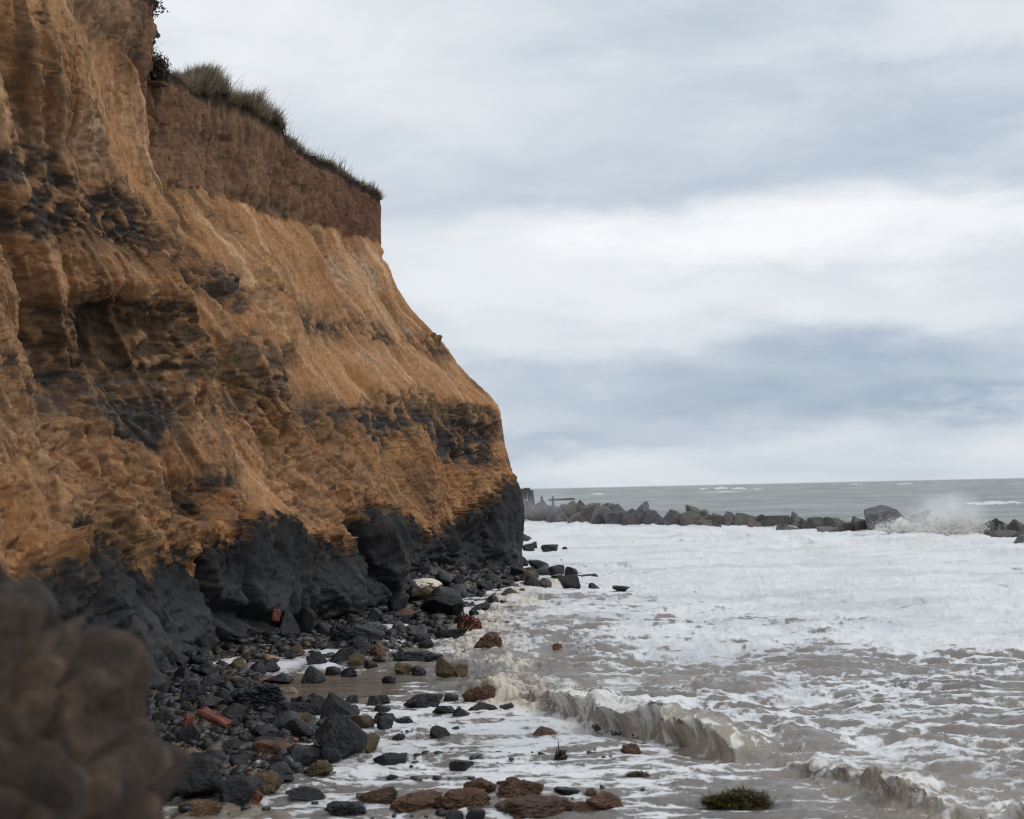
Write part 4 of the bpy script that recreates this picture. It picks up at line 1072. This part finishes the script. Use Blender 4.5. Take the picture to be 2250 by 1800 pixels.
for k, (x, y, sz) in enumerate(spots):
    e = rs.rand()
    mt_ = 'dark' if e < .86 else ('olive' if e < .92 else ('brown' if e < .96 else 'grey'))
    kd = ['block', 'crag', 'slab', 'crag', 'block', 'round', 'slab', 'block'][k % 8]
    z_ = surf_z(x, y)
    o = obj('rock', stone_mesh(300 + k % 14, kd, mt_, 3), None, (x, y, z_ - sz * .16))
    a_, b_ = rs.uniform(.8, 1.35), rs.uniform(.7, 1.1)
    o.scale = (sz * a_, sz * b_, sz * rs.uniform(.5, .95)); o.rotation_euler = (rs.uniform(-.2, .2), rs.uniform(-.2, .2), rs.uniform(0, 6.28))
    pr = project(np.array([[x, y, z_ + sz * .2]])); ppx, ppy = pr[0][0], pr[1][0]
    pxs = sz * FPX / y
    size = 'tiny' if pxs < 20 else 'small' if pxs < 30 else 'middling' if pxs < 42 else 'large'
    colr = {'dark': 'black', 'olive': 'olive brown', 'brown': 'reddish brown', 'grey': 'pale grey'}[mt_]
    lab = None
    for lx, ly, ln_ in sorted(land, key=lambda q: (q[0] - ppx) ** 2 + (q[1] - ppy) ** 2)[:6]:
        dx, dy = ppx - lx, ppy - ly
        rel = ('right of' if dx > 0 else 'left of') if abs(dx) > 2.2 * abs(dy) else ('below' if dy > 0 else 'above') if abs(dy) > 2.2 * abs(dx) \
            else ('below right of' if dx > 0 else 'below left of') if dy > 0 else ('above right of' if dx > 0 else 'above left of')
        c_ = f"{size} {sh_word[kd]} {colr} stone {rel} the {ln_}"
        if c_ not in used:
            lab = c_; break
    if lab is None:
        lab = f"{size} {sh_word[kd]} {colr} stone, {'first' if True else ''} farther out among the rubble {rel} the {ln_}"
    used.add(lab)
    tag(o, lab, 'rock', 'loose rocks on the beach below the cliff')


def scatter(name, n, sub, smin, smax, region, label, seed, palette, pw=2.5):
    rs = np.random.RandomState(seed); v, f = ICO[sub]
    pts = region(rs, n); n = len(pts)
    s_ = smin + (smax - smin) * rs.rand(n) ** pw
    s_ = s_ * (.6 + pts[:, 1] / 40)
    sc = np.stack([s_ * rs.uniform(.8, 1.3, n), s_ * rs.uniform(.7, 1.1, n), s_ * rs.uniform(.4, .8, n)], 1)
    th = rs.uniform(0, 6.28, n); c, s2 = np.cos(th), np.sin(th)
    jit = 1 + .22 * rs.normal(size=(n, len(v), 1)).clip(-1.5, 1.5) * (1 if sub == 1 else .4)
    tp = [stone_shape(900 + k_, ('block', 'slab', 'crag', 'block')[k_ % 4], sub)[0] - [0, 0, .5] for k_ in range(12)]
    q = np.stack(tp)[rs.randint(0, 12, n)] * sc[:, None, :]
    x = q[..., 0] * c[:, None] - q[..., 1] * s2[:, None]; y = q[..., 0] * s2[:, None] + q[..., 1] * c[:, None]
    zz_ = np.maximum(ground_z(pts[:, 0], pts[:, 1]), 0.0)
    V = np.stack([x + pts[:, :1], y + pts[:, 1:2], q[..., 2] + (zz_ + s_ * .12)[:, None]], -1).reshape(-1, 3)
    F = (f[None] + (np.arange(n) * len(v))[:, None, None]).reshape(-1)
    pal = np.array(palette, np.float32); cidx = (rs.rand(n) ** 1.8 * len(pal)).astype(int)
    cc_ = np.repeat(pal[cidx] * rs.uniform(.7, 1.3, (n, 1)), len(v), 0)
    o = obj(name, mesh_np(name, V, F, 3, M['pebble'], True, {'earth': cc_}))
    return tag(o, label, None, None, 'stuff')


mt, t = new_mat("pebble_stone")
a = t.add('ShaderNodeAttribute', attribute_name='earth').outputs['Color']
pos = t.add('ShaderNodeNewGeometry').outputs['Position']
n2 = t.noise(pos, 45, 4, .6)
finish(t, t.mix(1.0, a, t.ramp(n2, [(.3, (.6,) * 3), (.7, (1.3,) * 3)]), 'MULTIPLY'), .42, n2, .006, .8, .5)
M['pebble'] = mt
PAL = [(.014, .015, .017), (.024, .024, .026), (.012, .012, .013), (.035, .032, .030), (.065, .04, .025), (.12, .075, .045), (.16, .12, .09), (.20, .07, .045)]


def reg_all(rs, n):
    y = 1 / rs.uniform(1 / 43., 1 / 11.2, n * 2); xd = np.interp(y, YD, XD) + .35 * rs.rand(n * 2) ** 2 + np.where(y > 31, .4, 0); x0 = cliff_x(y) - .1
    x = x0 + (xd - x0) * rs.rand(n * 2)
    ok = ~((y > 17.3) & (y < 20.3) & (x > -3.2) & (fbm(x * 2, y * 2, 1., 2) < .2)) & ~((y < 11.9) & (rs.rand(n * 2) < .93))
    cl_ = (fbm(x * 1.2, y * 1.0, 5., 3) > -.22) & (ground_z(x, y) > -.015)
    return np.stack([x, y], 1)[ok & cl_][:n]


def reg_gravel(rs, n):
    y = rs.uniform(13.6, 16.8, n * 2); x0 = cliff_x(y); xd = np.interp(y, YD, XD) - .25
    x = np.maximum(x0, -3.9) + (xd - np.maximum(x0, -3.9)) * rs.rand(n * 2)
    return np.stack([x, y], 1)[:n]


def reg_shallow(rs, n):
    y = rs.uniform(11.0, 16.2, n * 3); x = rs.uniform(-2.2, 1.2, n * 3)
    ok = fbm(x * 1.3, y * 1.3, 3., 3) > .12
    return np.stack([x, y], 1)[ok][:n]


scatter('pebbles', 2600, 2, .06, .22, reg_all, "dark broken stones filling the gaps between the rocks", 1, PAL[:5])
scatter('gravel', 9000, 1, .025, .09, reg_all, "small dark shingle over the beach below the cliff", 2, PAL)
scatter('gravel', 6500, 1, .02, .065, reg_gravel, "mixed brown and grey gravel near the red tile", 3, PAL[2:] + PAL[3:6], 1.8)
scatter('pebbles', 260, 2, .03, .11, reg_shallow, "small stones awash in the shallow runoff", 4, PAL[:6])

# ------------------------------------------------------------------ bricks and debris
def box_mesh(name, mat, sx_, sy_, sz_, seed=0, bev=.12, rough=.01):
    import bmesh
    bm = bmesh.new(); bmesh.ops.create_cube(bm, size=1)
    for q in bm.verts:
        q.co.x *= sx_; q.co.y *= sy_; q.co.z *= sz_
    bmesh.ops.bevel(bm, geom=bm.edges[:], offset=bev * min(sx_, sy_, sz_), segments=2, affect='EDGES')
    bmesh.ops.subdivide_edges(bm, edges=bm.edges[:], cuts=2, use_grid_fill=True)
    rr_ = random.Random(seed)
    for q in bm.verts:
        q.co += Vector([rr_.uniform(-1, 1) * rough * min(sx_, sz_, sy_) for _ in range(3)])
    me = bpy.data.meshes.new(name); bm.to_mesh(me); bm.free(); me.materials.append(mat)
    return me


def box_at(name, cat, label, mat, px, py, z, size, rot, Y=None, **kw):
    p = at_z(px, py, z) if Y is None else at_depth(px, py, Y)
    o = obj(name, box_mesh(name, mat, *size, **kw), None, tuple(p)); o.rotation_euler = rot
    return tag(o, label, cat)


box_at('tile', 'tile', 'long broken red tile lying on the gravel', M['red'], 472, 1578, .20, (.36, .12, .05), (.2, .42, -.35), seed=1, rough=.3)
box_at('brick', 'brick', 'small brown brick fragment standing by the long red tile', M['red'], 415, 1583, .22, (.09, .06, .10), (.1, .3, .5), seed=2, rough=.2)
box_at('brick', 'brick', 'red brick set upright against the dark clay wall', M['red'], 607, 1352, 0, (.13, .09, .18), (.1, .18, .3), Y=24.2, seed=3, rough=.1)
box_at('brick', 'brick', 'big lump of red brickwork at the edge of the surf', M['red'], 1030, 1374, 0, (.24, .2, .24), (.35, .5, .4), Y=25.6, seed=4, rough=.35)
box_at('brick', 'brick', 'lower broken piece leaning on the red brickwork lump', M['red'], 1045, 1384, 0, (.2, .12, .14), (.2, -.5, .9), Y=25.2, seed=5, rough=.35)
box_at('brick', 'brick', 'rust orange shard beside the wedge shaped grey block', M['red'], 560, 1752, .03, (.10, .05, .09), (.1, .5, .3), seed=6, rough=.2)

# ------------------------------------------------------------------ timber groyne and jetty behind the breakwater
mt, t = new_mat("old_timber")
pos = t.add('ShaderNodeTexCoord').outputs['Object']
n1 = t.noise(t.mapping(pos, (1, 1, 8)), 6, 5, .6)
finish(t, t.ramp(n1, [(.3, (.035, .04, .043)), (.7, (.085, .09, .09))]), .8, n1, .01, .8, .3)
M['timber'] = mt


def bar(name, parent, a, b_, th, dp, mat, origin):
    a = Vector(a); b_ = Vector(b_); d = b_ - a
    me = box_mesh(name, mat, th, dp, d.length, seed=len(bpy.data.meshes), bev=.1, rough=.02)
    o = obj(name, me, parent); o.location = (a + b_) / 2 - Vector(origin)
    o.rotation_euler = d.to_track_quat('Z', 'Y').to_euler()
    return o


YG = 132.
og = Vector(at_depth(1140, 1130, YG)); og.z = 0
gr = obj('timber_groyne', None, None, og); tag(gr, 'old dark timber groyne with posts and horizontal planks behind the breakwater', 'groyne')
def G(px, py, dy=0): return Vector(at_depth(px, py, YG + dy))
for (xa, ya, xb, yb2, th) in [(1119, 1066, 1120, 1140, .11), (1127, 1073.5, 1127, 1140, .36), (1154, 1072, 1154, 1140, .3), (1161, 1072, 1166, 1138, .16), (1168, 1077, 1175, 1136, .13), (1147, 1076, 1147, 1138, .12)]:
    bar('post', gr, G(xa, ya), G(xb, yb2), th, .3, M['timber'], og)
for yy in (1075, 1079.5, 1084, 1088.5, 1093):
    bar('plank', gr, G(1118, yy + .8, -.25), G(1163, yy, -.25), .085, .12, M['timber'], og)
box_at('jetty', 'jetty', 'low dark jetty beam beyond the breakwater, right of the groyne', M['timber'], 1234, 1097.5, 0, (2.3, 1.2, .18), (0, -.02, .2), Y=135, seed=9)
for xx, lab in ((1190, 'short mooring post nearest the timber groyne'), (1214.5, 'short mooring post at the left end of the jetty beam')):
    pm = Vector(at_depth(xx, 1091, 134)); 
    o = obj('mooring_post', box_mesh('mooring_post', M['timber'], .2, .2, pm.z + .3, seed=4), None, (pm.x, pm.y, (pm.z - .3) / 2)); tag(o, lab, 'post')

# ------------------------------------------------------------------ blades: grass, weeds, twigs
def blades(base, h_, lean, width, colr, seed, bend=.5):
    """tapered curved blades; base (n,3), lean (n,2) sideways travel of the tip"""
    n = len(base); rs = np.random.RandomState(seed)
    th = rs.uniform(0, 6.28, n); wv = np.stack([np.cos(th), np.sin(th), 0 * th], 1) * width[:, None] * .5
    V = []
    for k, (s_, wdt) in enumerate(((0, 1), (.4, .8), (.75, .5), (1, .06))):
        c = base + np.stack([lean[:, 0] * s_ ** 1.8, lean[:, 1] * s_ ** 1.8, h_ * (s_ - bend * .25 * s_ * s_)], 1)
        V += [c - wv * wdt, c + wv * wdt]
    V = np.stack(V, 1)
    f = np.array([[0, 1, 3, 2], [2, 3, 5, 4], [4, 5, 7, 6]])
    F = (f[None] + (np.arange(n) * 8)[:, None, None]).reshape(-1)
    return V.reshape(-1, 3), F, (colr[:, None, :] * np.repeat([.55, .85, 1.15, 1.35], 2)[None, :, None]).reshape(-1, 3)


mt, t = new_mat("grass_blade")
a = t.add('ShaderNodeAttribute', attribute_name='tint').outputs['Color']
finish(t, a, .7, None, spec=.25)
M['blade'] = mt
edgeP = P[-1, :NU + 10]; eu = U[0, :NU + 10]


def cliff_grass(n, u0, u1, hfun, palette, seed, back_=.7, wid=.012, spread=.17, front_=.06):
    rs = np.random.RandomState(seed); u = rs.uniform(u0, u1, n); k = np.interp(u, eu, np.arange(len(eu))); ki = k.astype(int)
    ep = edgeP[ki]; bk = rs.uniform(-front_, back_, n)
    base_ = np.stack([ep[:, 0] + back[0] * bk, ep[:, 1] + back[1] * bk, ep[:, 2] + .03 * bk - .03 - np.clip(-bk, 0, 1) * .8], 1)
    hh2 = hfun(u) * rs.uniform(.45, 1.1, n) * (1 + .35 * fbm(u * 3, bk * 2, 3., 2))
    ln = rs.normal(size=(n, 2)) * spread * hh2[:, None] + np.array([.22, -.02]) * hh2[:, None]
    over = (bk < .08) & (rs.rand(n) < .45)
    hh2 = np.where(over, hh2 * .35, hh2); ln[over] = ln[over] + np.array([.16, -.03]); 
    pal = np.array(palette, np.float32)
    c = pal[rs.randint(0, len(pal), n)] * rs.uniform(.7, 1.25, (n, 1))
    return blades(base_, hh2, ln, np.full(n, wid) * rs.uniform(.7, 1.3, n), c.astype(np.float32), seed)


def join(parts):
    V, F, C_ = [], [], []; o_ = 0
    for v_, f_, c_ in parts:
        V.append(v_); F.append(f_ + o_); C_.append(c_); o_ += len(v_)
    return np.concatenate(V), np.concatenate(F), np.concatenate(C_)


DRY = [(.24, .18, .12), (.19, .14, .09), (.32, .25, .18), (.13, .10, .065), (.12, .095, .055), (.24, .18, .12)]
GRN = [(.05, .075, .02), (.04, .06, .018), (.08, .09, .03), (.12, .11, .05)]
hf = lambda u: np.interp(u, [22, 28, 30.2, 30.6, 31.4, 31.9, 32.2, 33.4, 34.3, 34.8, 34.95, 36, 38, 40, 41, 42.3], [.3, .25, .25, .6, .66, .45, .28, .62, .55, .5, .20, .30, .22, .16, .26, .28])
V, F, C_ = join([cliff_grass(7000, 30.3, 31.9, hf, DRY + GRN[:1], 1), cliff_grass(8000, 31.9, 34.85, hf, DRY + GRN[:1], 2),
                 cliff_grass(17000, 34.85, 42.2, hf, DRY + DRY + GRN, 3, .9), cliff_grass(3500, 22.5, 30.3, hf, DRY + GRN, 4),
                 cliff_grass(2500, 38, 42.3, lambda u: hf(u) * 1.2, DRY[:3], 5, .5)])
tag(obj('grass', mesh_np('grass', V, F, 4, M['blade'], False, {'tint': C_})), 'dry straw coloured grass along the cliff top edge', None, None, 'stuff')
V, F, C_ = join([cliff_grass(420, 34.9, 42.0, lambda u: .55 + 0 * u, [(.10, .08, .05), (.16, .12, .08)], 8, .8, .022, .14, 0),
                 cliff_grass(120, 31.8, 35.2, lambda u: .85 + 0 * u, [(.16, .12, .08), (.22, .17, .11)], 9, .6, .020, .15, 0)])
tag(obj('dry_stalks', mesh_np('dry_stalks', V, F, 4, M['blade'], False, {'tint': C_})), 'thin dead flower stalks above the cliff top grass', None, None, 'stuff')

# small green shrub at the edge
def leaf_ball(name, label, cat, c, rad, n, pal, seed, ls=.045, rag_=.5):
    rs = np.random.RandomState(seed); d = rs.normal(size=(n, 3)); d /= np.linalg.norm(d, axis=1)[:, None]
    r_ = rs.rand(n) ** .45 * (1 + rag_ * fbm(d[:, 0] * 2, d[:, 1] * 2, d[:, 2] * 2 + seed, 3))
    p_ = d * r_[:, None] * np.array(rad)
    a_ = rs.normal(size=(n, 3)); a_ /= np.linalg.norm(a_, axis=1)[:, None]; b2 = np.cross(a_, rs.normal(size=(n, 3))); b2 /= np.linalg.norm(b2, axis=1)[:, None]
    a_ *= ls * rs.uniform(.6, 1.3, (n, 1)); b2 *= ls * .5
    V = np.stack([p_ - a_, p_ + b2, p_ + a_, p_ - b2], 1).reshape(-1, 3)
    C_ = np.repeat(np.array(pal, np.float32)[rs.randint(0, len(pal), n)] * rs.uniform(.6, 1.4, (n, 1)), 4, 0)
    root = obj(name, None, None, c); tag(root, label, cat)
    obj('foliage', mesh_np('foliage', V, np.arange(n * 4), 4, M['blade'], False, {'tint': C_}), root)
    bb = np.stack([rs.uniform(-.1, .1, 30) * rad[0], rs.uniform(-.1, .1, 30), np.full(30, -rad[2])], 1)
    v_, f_, c_ = blades(bb, rs.uniform(.8, 1.7, 30) * rad[2], rs.normal(size=(30, 2)) * rad[0] * .6, np.full(30, .012), np.full((30, 3), .05, np.float32), seed)
    obj('stem', mesh_np('stem', v_, f_, 4, M['blade'], False, {'tint': c_}), root)
    return root


leaf_ball('green_shrub', 'small bright green shrub at the cliff edge between two grass tufts', 'shrub', at_depth(449, 219, 31.75), (.26, .3, .17), 1500, [(.05, .10, .015), (.08, .13, .02), (.03, .06, .012)], 3, .03)
leaf_ball('ivy_clump', 'dark leafy clump hanging from the highest cliff edge at the top left', 'shrub', at_depth(292, 14, 24.6), (.42, .5, .34), 5500, [(.035, .028, .02), (.02, .018, .012), (.05, .045, .02)], 4, .03, 1.3)
leaf_ball('turf_clump', 'dark overhanging turf under the jutting wooden beam', 'turf', at_depth(322, 72, 25.3), (.10, .3, .26), 2400, [(.02, .015, .012), (.035, .025, .018)], 5, .03, 1.4)
leaf_ball('turf_clump', 'dark root mat on the ledge above the broken paving slab', 'turf', at_depth(343, 152, 28.6), (.24, .4, .26), 4200, [(.03, .02, .014), (.075, .05, .03), (.018, .014, .01), (.12, .085, .05)], 6, .03, 1.5)

# jutting wood and slab
box_at('wooden_beam', 'beam', 'weathered wooden beam jutting down from the highest turf', M['timber'], 331, 62, 0, (.42, .14, .085), (0, .86, -.2), Y=24.9, seed=21, rough=.05)
box_at('paving_slab', 'slab', 'thin dark reddish slab sticking out of the ledge under the root mat', M['red'], 345, 184, 0, (.42, .3, .06), (.02, .12, -.3), Y=28.4, seed=22, rough=.15)
bpy.context.scene.objects['paving_slab'].data.materials[0] = M['brown']
box_at('wood_stub', 'wood', 'short pale wood stub under the reddish slab', M['tan'], 350, 200, 0, (.15, .1, .06), (0, .25, 0), Y=28.5, seed=23)

# dead twiggy shrub
def twig_mesh(seed, n, L, rad=.006, spread=1.0, up=.5, sub=3):
    rs = np.random.RandomState(seed); V, F = [], []
    def seg(a, b_, r0, r1):
        d = b_ - a; q = np.cross(d, [0.3, .5, 1]); q /= np.linalg.norm(q) + 1e-9; s_ = np.cross(d, q); s_ /= np.linalg.norm(s_) + 1e-9
        i = len(V)
        for c, r_ in ((a, r0), (b_, r1)):
            for k in range(3):
                V.append(c + r_ * (q * math.cos(k * 2.094) + s_ * math.sin(k * 2.094)))
        for k in range(3):
            F.extend([i + k, i + (k + 1) % 3, i + 3 + (k + 1) % 3, i + 3 + k])
    def grow(p, d, l, r_, dep):
        for _ in range(4):
            d = d + rs.normal(size=3) * .28; d /= np.linalg.norm(d); q = p + d * l / 4
            seg(p, q, r_, r_ * .8); p = q; r_ *= .8
            if dep > 0 and rs.rand() < .75:
                grow(p, d + rs.normal(size=3) * .8, l * .55, r_ * .7, dep - 1)
    for _ in range(n):
        d = rs.normal(size=3) * np.array([1, 1, .5]) * spread + np.array([0, 0, up]); d /= np.linalg.norm(d)
        grow(np.array([rs.normal() * .05, rs.normal() * .05, 0]), d, L * rs.uniform(.6, 1.2), rad, sub)
    return np.array(V), np.array(F)


v_, f_ = twig_mesh(4, 9, .55, .009, .8, .7)
o = obj('dead_shrub', mesh_np('dead_shrub', v_, f_, 4, M['timber'], False), None, at_depth(345, 150, 28.7)); tag(o, 'bare dead shrub with thin twigs against the sky above the ledge', 'shrub')
v_, f_ = twig_mesh(9, 6, .35, .006, .8, .3)
o = obj('bramble', mesh_np('bramble', v_, f_, 4, M['timber'], False), None, at_depth(318, 100, 26.2)); tag(o, 'bare bramble hanging at the cliff edge under the wooden beam', 'shrub')

# ------------------------------------------------------------------ seaweed
mt, t = new_mat("seaweed_strand")
a = t.add('ShaderNodeAttribute', attribute_name='tint').outputs['Color']
finish(t, a, .35, None, spec=.5); M['weed'] = mt


def weed(label, px0, px1, yt, yb, n, pal, seed, wl=1.0, straw=0):
    rs = np.random.RandomState(seed)
    c = at_z((px0 + px1) / 2, yb, 0); w_ = (px1 - px0) / FPX * c[1]; h_ = (yb - yt) / FPX * c[1]
    root = obj('seaweed', None, None, (c[0], c[1] + w_ * .2, 0)); tag(root, label, 'seaweed')
    v, f = ICO[4]
    r_ = .85 + .6 * fbm(v[:, 0] * 1.6, v[:, 1] * 1.6, v[:, 2] * 1.6 + seed, 4) + .35 * fbm(v[:, 0] * 8, v[:, 1] * 8, v[:, 2] * 8, 3)
    p_ = v * r_[:, None] * np.array([w_ * .40, w_ * .22, h_ * .68]) + np.array([.04 * w_, 0, 0])
    tint = np.array([(.03, .028, .012)] * len(v), np.float32) * (1 + r_[:, None])
    obj('mat', mesh_np('mat', p_, f.ravel(), 3, M['weed'], True, {'tint': tint}), root)
    d = rs.normal(size=(n, 3)); d[:, 2] = np.abs(d[:, 2]); d /= np.linalg.norm(d, axis=1)[:, None]
    lr_ = .9 + .6 * fbm(d[:, 0] * 1.6, d[:, 1] * 1.6, d[:, 2] * 1.6 + seed, 4)
    b_ = d * np.array([w_ * .40, w_ * .22, h_ * .68]) * (lr_ * rs.uniform(.85, 1.05, n))[:, None] + np.array([.04 * w_, 0, 0])
    ln = d[:, :2] * w_ * .05 + rs.normal(size=(n, 2)) * w_ * .07
    col_ = np.array(pal, np.float32)[rs.randint(0, len(pal), n)] * rs.uniform(.5, 1.4, (n, 1))
    v_, f_, c_ = blades(b_ - [0, 0, h_ * .05], np.abs(rs.normal(size=n)) * h_ * .15 * wl - h_ * .05, ln, np.full(n, .007 + .004 * wl), col_.astype(np.float32), seed)
    st = obj('strand', mesh_np('strand', v_, f_, 4, M['weed'], False, {'tint': c_}), root); st['kind'] = 'stuff'
    return root


weed('large clump of olive green seaweed washed up at the lower right', 1531, 1712, 1727, 1776, 5200, [(.13, .10, .02), (.21, .16, .04), (.035, .028, .010), (.06, .032, .014), (.04, .02, .012)], 2)
weed('thin flat strip of seaweed floating left of the large clump', 1360, 1438, 1694, 1711, 900, [(.07, .06, .015), (.04, .03, .012), (.10, .07, .02)], 3)
weed('small reddish brown weed tuft with upright twigs in the shallows', 1211, 1247, 1650, 1674, 260, [(.05, .028, .014), (.03, .018, .01)], 4, 2.6)

# ------------------------------------------------------------------ splash against the breakwater and foam bank
mt, t = new_mat("white_spray")
pos = t.add('ShaderNodeNewGeometry').outputs['Position']
n1 = t.noise(pos, 9, 4, .6)
finish(t, t.ramp(n1, [(.3, (.66, .64, .58)), (.6, (.80, .80, .78))]), .6, n1, .03, .8, .3); M['spray'] = mt


def mist_mat(name, dens, sc):
    mt = bpy.data.materials.new(name); mt.use_nodes = True; t = NT(mt.node_tree)
    tc_ = t.add('ShaderNodeTexCoord').outputs['Object']
    n_ = t.noise(tc_, sc, 5, .65, .5)
    ln_ = t.add('ShaderNodeVectorMath', {0: tc_}, operation='LENGTH').outputs['Value']
    fall = t.ramp(ln_, [(.15, (1,) * 3), (1.0, (0,) * 3)], 'EASE')
    k = t.math('MULTIPLY', t.math('MULTIPLY', t.ramp(n_, [(.38, (0,) * 3), (.62, (1,) * 3)]), fall), dens)
    p_ = t.add('ShaderNodeVolumePrincipled', {'Color': (1, 1, 1, 1), 'Density': k})
    t.add('ShaderNodeOutputMaterial', {1: p_.outputs[0]})
    return mt


def mist(label, px, py, Y, sx_, sy_, sz_, dens, sc, parent=None):
    v, f = ICO[3]; me = mesh_np('mist', v, f.ravel(), 3, mist_mat('spray_mist', dens, sc), True)
    c = Vector(at_depth(px, py, Y))
    o = obj('mist', me, parent); o.location = c - (Vector(parent.location) if parent else Vector()); o.scale = (sx_, sy_, sz_)
    if not parent:
        tag(o, label, None, None, 'stuff')
    return o


def spray(label, px, py, hw, hh_, Y, n, seed, s0, s1, tilt=0., jets=16, misty=0.):
    rs = np.random.RandomState(seed); v, f = ICO[1]
    ja = rs.normal(size=jets) * .55 + tilt; jl = rs.uniform(.45, 1.1, jets) * np.clip(np.cos(ja * .8), .3, 1); jx = rs.normal(size=jets) * .38
    j = rs.randint(0, jets, n); q = rs.rand(n) ** 1.15
    x = (jx[j] + np.sin(ja[j]) * q * jl[j]) * hw + rs.normal(size=n) * hw * (.05 + .16 * q)
    z_ = np.cos(ja[j]) * (q - .35 * q * q) * 1.5 * jl[j] * hh_ + rs.normal(size=n) * hh_ * (.03 + .10 * q)
    c = at_depth(px, py, Y); k = Y / FPX
    s_ = (s0 + (s1 - s0) * rs.rand(n) ** 5) * (1.3 - q)
    ctr = np.stack([x * k, rs.normal(size=n) * hw * k * .25, np.maximum(z_ * k, -.05)], 1)
    V = (v[None] * (s_[:, None, None]) * (1 + .25 * rs.normal(size=(n, len(v), 1))) * np.array([1, 1, 1.6]) + ctr[:, None]).reshape(-1, 3)
    F = (f[None] + (np.arange(n) * len(v))[:, None, None]).reshape(-1)
    root = obj('wave_splash', None, None, tuple(c)); tag(root, label, 'splash')
    d = obj('droplets', mesh_np('droplets', V, F, 3, M['spray'], True), root); d['kind'] = 'stuff'
    # ragged heap of froth at its root
    for q_ in range(5):
        v2, f2 = ICO[4]
        a_ = rs.uniform(-.6, .6); hz = rs.uniform(.4, .95) * (1 - abs(a_) * .7)
        r2 = 1 + .5 * fbm(v2[:, 0] * 2.2 + q_ * 7, v2[:, 1] * 2.2, v2[:, 2] * 2.2 + seed, 4) + .35 * fbm(v2[:, 0] * 7 + q_, v2[:, 1] * 7, v2[:, 2] * 7, 4)
        p2 = v2 * r2[:, None] * np.array([hw * .30, hw * .22, hh_ * hz]) * k + np.array([a_ * hw * k, 0, 0])
        obj('froth', mesh_np('froth', p2, f2.ravel(), 3, M['spray'], True), root)
    if misty:
        mist(None, px, py - hh_ * .4, Y, hw * 1.2 * k, hw * .6 * k, hh_ * 1.1 * k, misty, 1.6, root)
    return root


spray('white burst of spray where a wave hits the reddish boulder', 2080, 1172, 88, 74, 62.5, 16000, 1, .007, .026, .05, 26, 2.6)
spray('low spray thrown up between the two biggest boulders', 1985, 1166, 60, 30, 64.5, 4000, 2, .007, .034, .1, 14, .9)
spray('thin fan of droplets above the start of the breaking wave', 1165, 1552, 55, 34, 17.1, 2600, 3, .0015, .008, .2, 14)
spray('small spray hitting the shelf rock above the pool', 985, 1418, 36, 16, 24.6, 700, 4, .003, .012, 0)
mist('pale sea spray hanging over the left end of the breakwater', 1190, 1105, 106, 4.5, 3.0, 1.5, .10, 1.2)
# droplets along the breaking crest
rs = np.random.RandomState(44); n = 3200; v, f = ICO[1]
tq = np.concatenate([rs.normal(2.2, .7, n // 2), rs.normal(3.9, .5, n // 4), rs.uniform(1.0, 9.0, n - n // 2 - n // 4)]); cl_ = np.concatenate([[0], np.cumsum(np.hypot(*np.diff(BRs, axis=0).T))])
px_ = np.interp(tq, cl_, BRs[:, 0]) + rs.normal(size=n) * .09 - .05; py_ = np.interp(tq, cl_, BRs[:, 1]) + rs.normal(size=n) * .09 - .04
pz_ = np.interp(tq, [0, .8, 1.3, 2, 2.8, 3.6, 4.4, 5, 6.6, 9], [.05, .1, .2, .27, .23, .24, .2, .08, .12, .12]) * rs.uniform(.3, 1.25, n) + np.abs(rs.normal(size=n)) * .02
s_ = .0015 + .006 * rs.rand(n) ** 4
V = (v[None] * s_[:, None, None] + np.stack([px_ - 1, py_ - 15, pz_], 1)[:, None]).reshape(-1, 3)
tag(obj('wave_splash', mesh_np('wave_splash', V, (f[None] + (np.arange(n) * len(v))[:, None, None]).reshape(-1), 3, M['spray'], True), None, (1, 15, 0)), 'fine droplets thrown off the crest of the nearest breaking wave', 'splash')

# bank of cream foam in the recess
v, f = ICO[5]
r_ = 1 + .25 * fbm(v[:, 0] * 2, v[:, 1] * 2, v[:, 2] * 2, 4) + .14 * fbm(v[:, 0] * 7, v[:, 1] * 7, v[:, 2] * 7, 3)
mt, t = new_mat("cream_foam"); finish(t, (.66, .60, .48, 1), .8, None); M['cream'] = mt
c = at_depth(931, 1287, 33.5)
tag(obj('foam_bank', mesh_np('foam_bank', v * r_[:, None] * np.array([.40, .5, .17]), f.ravel(), 3, M['cream'], True), None, tuple(c)), 'bank of cream sea foam caught in the recess of the clay wall', 'foam')
